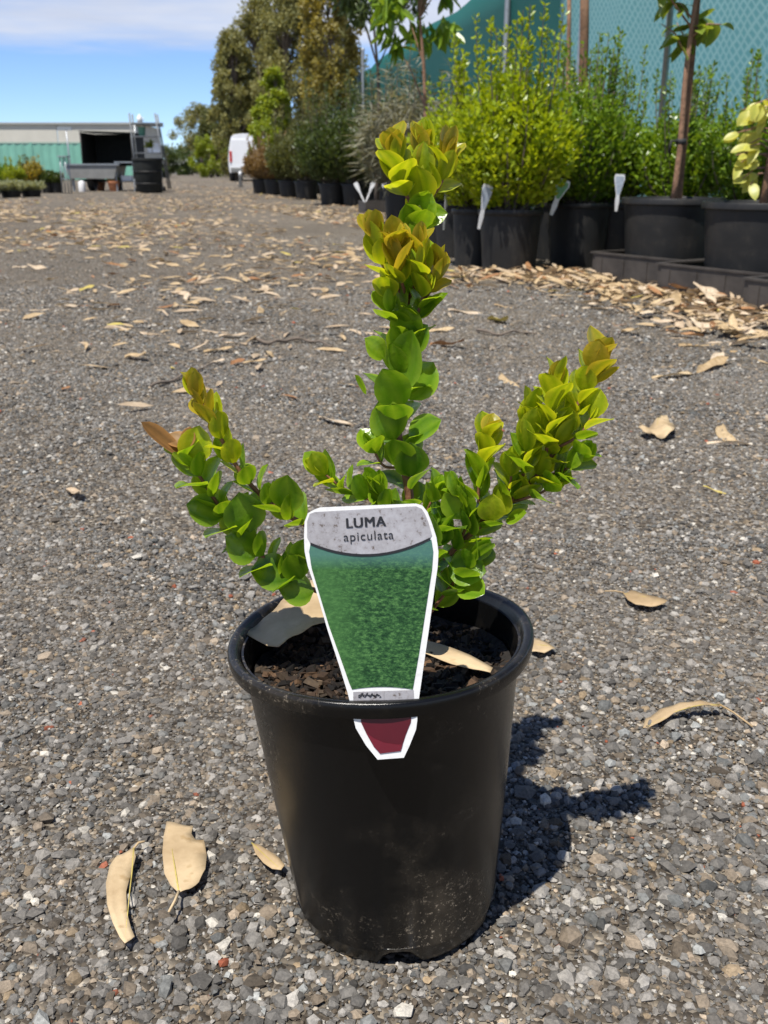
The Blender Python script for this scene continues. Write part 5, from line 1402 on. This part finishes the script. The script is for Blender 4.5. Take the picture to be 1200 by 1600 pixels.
# ------------------------------------------------------------------ fallen leaves
def dry_material(name, a, b, spot):
    m, nt, bs, out = mat(name)
    oi = nt.nodes.new('ShaderNodeObjectInfo')
    r = ramp(nt, oi.outputs['Random'], [(0, a), (1, b)])
    n = noise(nt, 14, 5, .65, objcoord(nt)); n2 = noise(nt, 45, 3, .6, objcoord(nt))
    r2 = ramp(nt, n.outputs['Fac'], [(.3, (.6, .54, .46)), (.62, (1.06, 1.04, 1.0))])
    mm = nt.nodes.new('ShaderNodeMixRGB'); mm.blend_type = 'MULTIPLY'; mm.inputs[0].default_value = 1
    nt.links.new(r.outputs[0], mm.inputs[1]); nt.links.new(r2.outputs[0], mm.inputs[2])
    e = nt.nodes.new('ShaderNodeAttribute'); e.attribute_name = 'rim'
    r3 = ramp(nt, n2.outputs['Fac'], [(.62, (0, 0, 0)), (.72, (1, 1, 1))])
    m3 = nt.nodes.new('ShaderNodeMixRGB'); nt.links.new(r3.outputs[0], m3.inputs[0]); nt.links.new(mm.outputs[0], m3.inputs[1]); m3.inputs[2].default_value = (*spot, 1)
    rb = ramp(nt, e.outputs['Fac'], [(.2, (0, 0, 0)), (.26, (.35, .35, .35)), (.4, (.35, .35, .35)), (.6, (0, 0, 0))])
    m4 = nt.nodes.new('ShaderNodeMixRGB'); nt.links.new(rb.outputs[0], m4.inputs[0]); nt.links.new(m3.outputs[0], m4.inputs[1]); m4.inputs[2].default_value = (*spot, 1); m3 = m4
    nt.links.new(m3.outputs[0], bs.inputs['Base Color']); bs.inputs['Roughness'].default_value = .6
    bs.inputs['Specular IOR Level'].default_value = .25
    bump(nt, n.outputs['Fac'], .5, .0015, bs)
    tr = nt.nodes.new('ShaderNodeBsdfTranslucent'); nt.links.new(m3.outputs[0], tr.inputs['Color'])
    mx_ = nt.nodes.new('ShaderNodeMixShader'); mx_.inputs[0].default_value = .15
    nt.links.new(bs.outputs[0], mx_.inputs[1]); nt.links.new(tr.outputs[0], mx_.inputs[2]); nt.links.new(mx_.outputs[0], out.inputs['Surface'])
    return m
D_TAN = dry_material('dry_leaf_tan', (.46, .34, .20), (.64, .51, .33), (.36, .24, .11))
D_PALE = dry_material('dry_leaf_pale', (.54, .43, .31), (.70, .60, .47), (.38, .27, .17))
D_RUST = dry_material('dry_leaf_rust', (.30, .15, .07), (.46, .26, .13), (.2, .1, .05))
D_YEL = dry_material('dry_leaf_yellow', (.5, .42, .12), (.6, .5, .16), (.3, .22, .06))
DRY = {}
SH = [(.20, .9, .10, .25, .10, .03, 0.0), (.16, 1.0, .14, .15, -.10, .02, .10), (.27, .85, .10, .2, .16, .04, -.05), (.13, 1.0, .2, .1, -.16, .02, .16)]
for mi, mm in enumerate((D_TAN, D_PALE, D_RUST, D_YEL)):
    for si, (W, k, fo, cu, cl, wv, sk) in enumerate(SH):
        me = leaf_mesh_of('dry_leaf', leaf_grid(gum_prof(W, k, .8), 9, 5, fo, cu, cl, wv, si + 9, sk), mm)
        DRY[mi, si] = me
def dry(p, L, yaw, mi, si, tilt=0.0, roll=0.0, z=0.004, wide=1.0, arch=0.0):
    o = bpy.data.objects.new('fallen_leaf', DRY[mi, si]); col.objects.link(o)
    o.location = (p[0], p[1], p[2] + z)
    o.rotation_euler = (Matrix.Rotation(yaw, 3, 'Z') @ Matrix.Rotation(tilt, 3, 'X') @ Matrix.Rotation(roll, 3, 'Y')).to_euler()
    o.scale = (L * wide, L, L)
    return o
def dry_px(label, x0, y0, x1, y1, mi, si, wide=1.0, tilt=0.0, roll=0.0, z=0.005, group=None):
    a, b = gp(x0, y0), gp(x1, y1); d = b - a
    o = dry(a, d.length, math.atan2(d.y, d.x) - math.pi / 2, mi, si, tilt, roll, z, wide)
    tag(o, label, 'leaf', group)
    return o
# traced near leaves: real outline, gently bent, with a stalk
def big_leaf(label, out_px, stalk_px, bend, mi_mat, z=0.0085, zfun=None, plane_z=0.0):
    P = [gp(x, y, plane_z) for x, y in out_px]
    c = sum(P, Vector()) / len(P)
    root = empty('fallen_leaf', c); tag(root, label, 'leaf')
    bm = bmesh.new()
    vs = [bm.verts.new((p.x - c.x, p.y - c.y, 0)) for p in P]
    bm.faces.new(vs)
    bmesh.ops.triangulate(bm, faces=bm.faces[:])
    bmesh.ops.subdivide_edges(bm, edges=bm.edges[:], cuts=2, use_grid_fill=True)
    for v in bm.verts:
        r = v.co.xy.length
        v.co.z = z + (zfun(v.co) if zfun else bend * (v.co.x ** 2 + v.co.y ** 2)) + 0.0008 * math.sin(v.co.x * 300 + v.co.y * 170)
    for f in bm.faces: f.smooth = True
    me = bpy.data.meshes.new('blade'); bm.to_mesh(me); bm.free()
    bl = link('blade', me, mi_mat, root)
    md = bl.modifiers.new('thick', 'SOLIDIFY'); md.thickness = .0005
    if plane_z == 0.0:
        a = (gp(*stalk_px[0]) - c) if stalk_px else (P[0] - c)
        e = max((p - c for p in P), key=lambda q: (q - a).length) * 0.92
        mid = []
        for i in range(9):
            p = a.lerp(e, i / 8) * (1.0 - 0.0 * i)
            w = 4 * (i / 8) * (1 - i / 8)
            ctr = Vector((0, 0, 0))
            p = p.lerp(ctr, 0.75 * w) if (a + e).length > 0.3 * (a - e).length else p
            mid.append(Vector((p.x, p.y, z + 0.0003 + (zfun(p) if zfun else bend * p.xy.length ** 2) + 0.0008 * math.sin(p.x * 300 + p.y * 170))))
        MB().tube(mid, [0.0007 - 0.0005 * i / 8 for i in range(9)], 5).build('midrib', D_RUST if mi_mat is D_YEL else D_YEL, root, True)
    if stalk_px:
        pts = [gp(x, y, plane_z) - c for x, y in stalk_px]
        n = len(pts)
        MB().tube([p + Vector((0, 0, z + .0012 + (zfun(p) if zfun else 0) * (1 - .5 * i / n) + (bend * p.xy.length ** 2 if not zfun else 0))) for i, p in enumerate(pts)], [.0011 - .0003 * i / n for i in range(n)], 6).build('stalk', mi_mat, root, True)
    return root
big_leaf('curved narrow tan leaf lying beside the bitten oval leaf', [(211, 1342), (214, 1356), (206, 1380), (199, 1410), (200, 1440), (206, 1465), (212, 1480), (197, 1494), (189, 1484), (178, 1460), (169, 1430), (167, 1395), (173, 1370), (185, 1354)], [(211, 1344), (218, 1336), (228, 1334)], 0.5, D_TAN)
big_leaf('oval tan leaf with a bite out of its end and a long stalk', [(262, 1301), (282, 1305), (303, 1306), (300, 1317), (306, 1326), (320, 1328), (324, 1350), (322, 1375), (312, 1395), (297, 1408), (281, 1414), (268, 1400), (258, 1380), (255, 1350), (257, 1322)], [(281, 1413), (275, 1430), (266, 1450)], 0.9, D_TAN)
big_leaf('small narrow yellowish leaf half hidden by the foot of the pot', [(394, 1331), (404, 1334), (420, 1345), (436, 1356), (446, 1368), (440, 1376), (426, 1372), (412, 1362), (400, 1348)], None, 0.5, D_TAN)
big_leaf('tan pointed leaf with long thin stalk, right of the pot on open gravel', [(972, 938), (985, 934), (1005, 937), (1025, 943), (1042, 950), (1030, 957), (1010, 959), (992, 955), (980, 948)], [(974, 938), (960, 936), (944, 937)], 0.8, D_TAN)
big_leaf('arched tan leaf raised off the gravel beyond the pot shadow', [(1004, 1143), (1008, 1130), (1030, 1124), (1060, 1121), (1090, 1118), (1122, 1118), (1124, 1121), (1095, 1125), (1062, 1131), (1030, 1141)], [(1122, 1119), (1145, 1124), (1175, 1143)], 0, D_TAN, .004, lambda p: max(0, .012 - 6.0 * (p.x - .012) ** 2))
big_leaf('small tan leaf tip showing from behind the pot rim', [(826, 1016), (838, 1010), (856, 1015), (868, 1024), (850, 1031), (830, 1030)], None, .5, D_TAN)
big_leaf('crumpled tan leaf on the gravel past the right hand shoots', [(996, 684), (1012, 676), (1030, 668), (1033, 656), (1042, 660), (1054, 674), (1052, 686), (1038, 692), (1022, 686), (1008, 690)], None, 0, D_TAN, .005, lambda p: .012 * math.sin(p.x * 60 + 1) ** 2 + .008 * math.sin(p.y * 50) ** 2)
# in the pot
SZ = SOILZ + .003 + .004
def soil_leaf(label, out, z, zf, m, pz=None):
    r = big_leaf(label, out, None, 0, m, z - 0.012, zf, SZ + 0.012)
    return r
soil_leaf('large torn tan leaf lying on the potting mix left of the tag', [(379, 988), (395, 984), (420, 972), (440, 958), (460, 945), (480, 936), (505, 930), (525, 960), (528, 990), (505, 990), (480, 1000), (458, 1008), (436, 1017), (418, 1014), (402, 1004)], .006, lambda p: .010 + .006 * math.sin(p.x * 45 + .8) + .10 * p.y, D_TAN)
soil_leaf('long narrow leaf on the potting mix, mostly in shade right of the tag', [(640, 985), (668, 994), (700, 1008), (735, 1024), (770, 1046), (766, 1056), (740, 1047), (705, 1032), (668, 1014), (640, 1006)], .004, lambda p: .006 + .004 * math.sin(p.x * 40), D_TAN)

NEAR = [('long straight pale leaf lying across another on the right', 1104, 697, 1202, 690, 1, 3, .75), ('tan leaf lying under the long straight pale leaf', 1128, 668, 1158, 700, 0, 1, 1.0),
        ('small pale leaf alone on the gravel to the left of the shoots', 104, 770, 128, 788, 1, 2, 1.0), ('pale narrow leaf lying left of the lower leader', 498, 656, 562, 668, 1, 1, 1.3),
        ('thin pale green yellow leaf on the right hand gravel', 1098, 764, 1142, 775, 3, 3, .9), ('long tan leaf in two bent halves on the right', 1018, 594, 1092, 582, 0, 1, .9),
        ('broad end piece of the bent tan leaf', 1088, 584, 1136, 568, 0, 0, 1.0), ('small tan leaf between leader and right hand shoot', 782, 588, 820, 610, 0, 1, .9),
        ('rusty brown curled leaf right of the leader', 672, 540, 726, 548, 2, 2, 1.2), ('tan leaf lying just above the rusty curled one', 668, 520, 712, 518, 0, 0, 1.3),
        ('yellow leaf fallen alone right of the leader', 762, 500, 792, 510, 3, 2, 1.1), ('pale leaf beside the yellow one', 700, 486, 770, 492, 1, 1, 1.0),
        ('pair of pale leaves, the upper one, near the twig', 316, 519, 372, 520, 1, 1, 1.0), ('broad pale leaf of the little group near the twig', 342, 527, 390, 529, 1, 0, 1.6),
        ('broad tan leaf in the little group near the twig', 318, 552, 368, 550, 0, 0, 1.5), ('narrow leaf crossing to the start of the twig', 352, 538, 402, 537, 1, 3, 1.2),
        ('small round pale leaf under the twig group', 332, 570, 354, 568, 1, 2, 2.0), ('rusty leaf at the foot of the twig group', 360, 572, 384, 568, 2, 2, 1.6), ('tan torn leaf next to the rusty one by the twig', 380, 570, 420, 569, 0, 0, 1.2),
        ('tan leaf alone on the left hand gravel', 195, 560, 232, 566, 0, 2, 1.3), ('pale leaf alone, thin, left of the twig', 172, 513, 192, 511, 1, 2, 1.2), ('small orange brown leaf far left below the lone tan leaf', 96, 612, 112, 610, 2, 2, 1.5),
        ('thin pale leaf lying near the yellow green one on the left', 36, 442, 60, 440, 1, 1, 1.5), ('yellow green leaf on the left gravel', 124, 456, 150, 453, 3, 2, 1.6), ('pale leaf touching the yellow green one', 104, 459, 126, 457, 1, 2, 1.5),
        ('tan leaf behind the lower leader on the left', 528, 603, 562, 606, 0, 1, 1.2), ('long pale leaf left of the leader, towards the twig', 546, 518, 602, 524, 1, 1, 1.3), ('broad tan leaf showing behind the lower leaves above the tag', 540, 782, 578, 778, 0, 2, 1.4),
        ('pale green tan leaf stretched along the edge of the litter drift', 910, 484, 978, 482, 1, 1, 1.1), ('tan leaf short of the litter drift', 772, 478, 822, 483, 0, 1, 1.1), ('thin tan leaf short of the litter drift', 862, 496, 890, 494, 1, 3, 1.4),
        ('wide tan leaf on open gravel near the drift', 970, 520, 998, 528, 0, 2, 1.6), ('long tan leaf parallel to the trays', 1060, 542, 1155, 536, 0, 1, .9), ('tan leaf right by the long parallel one', 1140, 552, 1190, 546, 0, 3, 1.2)]
for (lab, x0, y0, x1, y1, mi, si, wd) in NEAR:
    dry_px(lab, x0, y0, x1, y1, mi, si, wd, random.uniform(-.04, .06), random.uniform(-.3, .3), .006)
def twig(label, pts, r):
    P = [gp(x, y) + Vector((0, 0, r + .004)) for x, y in pts]
    root = empty('twig', P[0]); tag(root, label, 'twig')
    c = catmull([p - P[0] for p in P], 5); n = len(c)
    MB().tube([p + Vector((0, 0, .003 * math.sin(i))) for i, p in enumerate(c)], [r * (1 - .5 * i / n) for i in range(n)], 6).build('stick', M_GREYBARK, root, True)
    e = c[n // 2]; MB().tube([e, e + Vector((.03, .05, .006)), e + Vector((.05, .12, .004))], [r * .6, r * .4, r * .2], 5).build('side_shoot', M_GREYBARK, root, True)
twig('crooked grey twig among the pale leaves', [(392, 534), (420, 540), (440, 537), (470, 535), (500, 540), (520, 546)], .006)
twig('thin dark twig behind the left hand shoots', [(236, 608), (270, 598), (300, 586), (336, 572)], .004)
twig('thin dark twig between the leader and the litter drift', [(745, 520), (780, 526), (810, 522), (838, 527)], .005)

# scatter of smaller leaves: individuals for those that show largest, the rest one mass
def scatter_leaves():
    pts = []
    # drift against the trays and tagged pots
    for k in range(900):
        t = random.random() ** .8
        px = 690 + 510 * t
        base = 428 + (max(0, px - 900) * .19 if px > 900 else 0)
        py = base + 2 + abs(random.gauss(0, 1)) * (10 + 18 * min(1, max(0, (px - 800) / 250)))
        pts.append((px, py, 'drift'))
    n_drift = len(pts)
    for k in range(1500):
        py = 292 + min(330, random.expovariate(1 / 50.0))
        px = random.uniform(-40, 700) if random.random() < .85 else random.uniform(560, 720)
        if py > 360 and random.random() < .62: continue
        if px > 380 + (py - 300) * 3.2 + 60 and py < 330: continue
        pts.append((px, py, 'yard'))
    inst = []
    for (px, py, z) in pts:
        g = gp(px, py)
        L = random.uniform(.05, .13) if z == 'drift' else random.uniform(.04, .13)
        inst.append((g, L, random.uniform(0, 6.283), random.choices([0, 1, 2, 3], [5, 4, 1.2 if z == 'drift' else .7, .25])[0], random.randrange(4), random.uniform(-.25, .3) if z == 'drift' else random.uniform(-.06, .1), random.uniform(-.5, .5), random.uniform(.004, .035) if z == 'drift' and random.random() < .7 else .004, z, L / g.y))
    inst.sort(key=lambda q: -q[-1])
    V, T, A = {0: [], 1: [], 2: [], 3: []}, {0: [], 1: [], 2: [], 3: []}, {0: [], 1: [], 2: [], 3: []}
    cnt = {'drift': 0, 'yard': 0}
    rest = []
    for q in inst:
        g, L, yaw, mi, si, ti, ro, z, zone, _ = q
        if cnt[zone] < (150 if zone == 'drift' else 105):
            cnt[zone] += 1
            o = dry(g, L, yaw, mi, si, ti, ro, z, random.uniform(.8, 1.4))
            if zone == 'drift':
                lab = ['dry tan leaf in the drift against the black trays', 'dry pale leaf in the drift against the black trays', 'dry rust brown leaf in the drift against the black trays', 'dry yellowish leaf in the drift against the black trays'][mi]
                grp = ['tan leaves of the drift by the trays', 'pale leaves of the drift by the trays', 'rust brown leaves of the drift by the trays', 'yellowish leaves of the drift by the trays'][mi]
            else:
                lab = ['dry tan leaf strewn over the open yard before the van', 'dry pale leaf strewn over the open yard before the van', 'dry rust brown leaf strewn over the open yard before the van', 'dry yellowish leaf strewn over the open yard before the van'][mi]
                grp = ['tan leaves strewn over the yard', 'pale leaves strewn over the yard', 'rust brown leaves strewn over the yard', 'yellowish leaves strewn over the yard'][mi]
            tag(o, lab, 'leaf', grp)
        else:
            rest.append(q)
    # far strewn litter out to the shed, too many to count
    for k in range(15000):
        py = 283 + random.expovariate(1 / 42.0)
        if py > 640: continue
        px = random.uniform(-60, 640)
        if px < 200 and py < 312: continue
        g = gp(px, py)
        if float(patch(np.array(g.x * .22), np.array(g.y * .09))) < random.random() * .9: continue
        rest.append((g, random.uniform(.04, .12), random.uniform(0, 6.283), random.choices([0, 1, 2, 3], [5, 4, .8, .2])[0], random.randrange(4), random.uniform(-.1, .2), random.uniform(-.5, .5), .004, 'yard', 0))
    for mi, mm in enumerate((D_TAN, D_PALE, D_RUST, D_YEL)):
        Vs, Ts = [], []; off = 0
        for (g, L, yaw, m_, si, ti, ro, z, zone, _) in rest:
            if m_ != mi: continue
            W = SH[si][0] * random.uniform(.9, 1.5); sk = SH[si][6]
            base = np.array([(0, 0, 0), (-W * .42 + sk * .8, .33, .03), (-W * .35 + sk * .8, .7, .05), (0, 1, .02), (W * .35 + sk * .8, .7, .05), (W * .42 + sk * .8, .33, .03)]) * L
            rt = np.array(Matrix.Rotation(yaw, 3, 'Z') @ Matrix.Rotation(ti, 3, 'X') @ Matrix.Rotation(ro, 3, 'Y'))
            Vs.append(base @ rt.T + np.array([g.x, g.y, z + .003])); Ts.append(np.array([(0, 1, 2, 3), (0, 3, 4, 5)]) + off); off += 6
        if not Vs: continue
        nm = ['tan', 'pale', 'rust brown', 'yellowish'][mi]
        o = link('leaf_litter', mesh_np('leaf_litter', np.concatenate(Vs), np.concatenate(Ts), False), mm)
        tag(o, 'small %s leaf litter strewn across the yard' % nm, 'leaf litter', kind='stuff')
scatter_leaves()
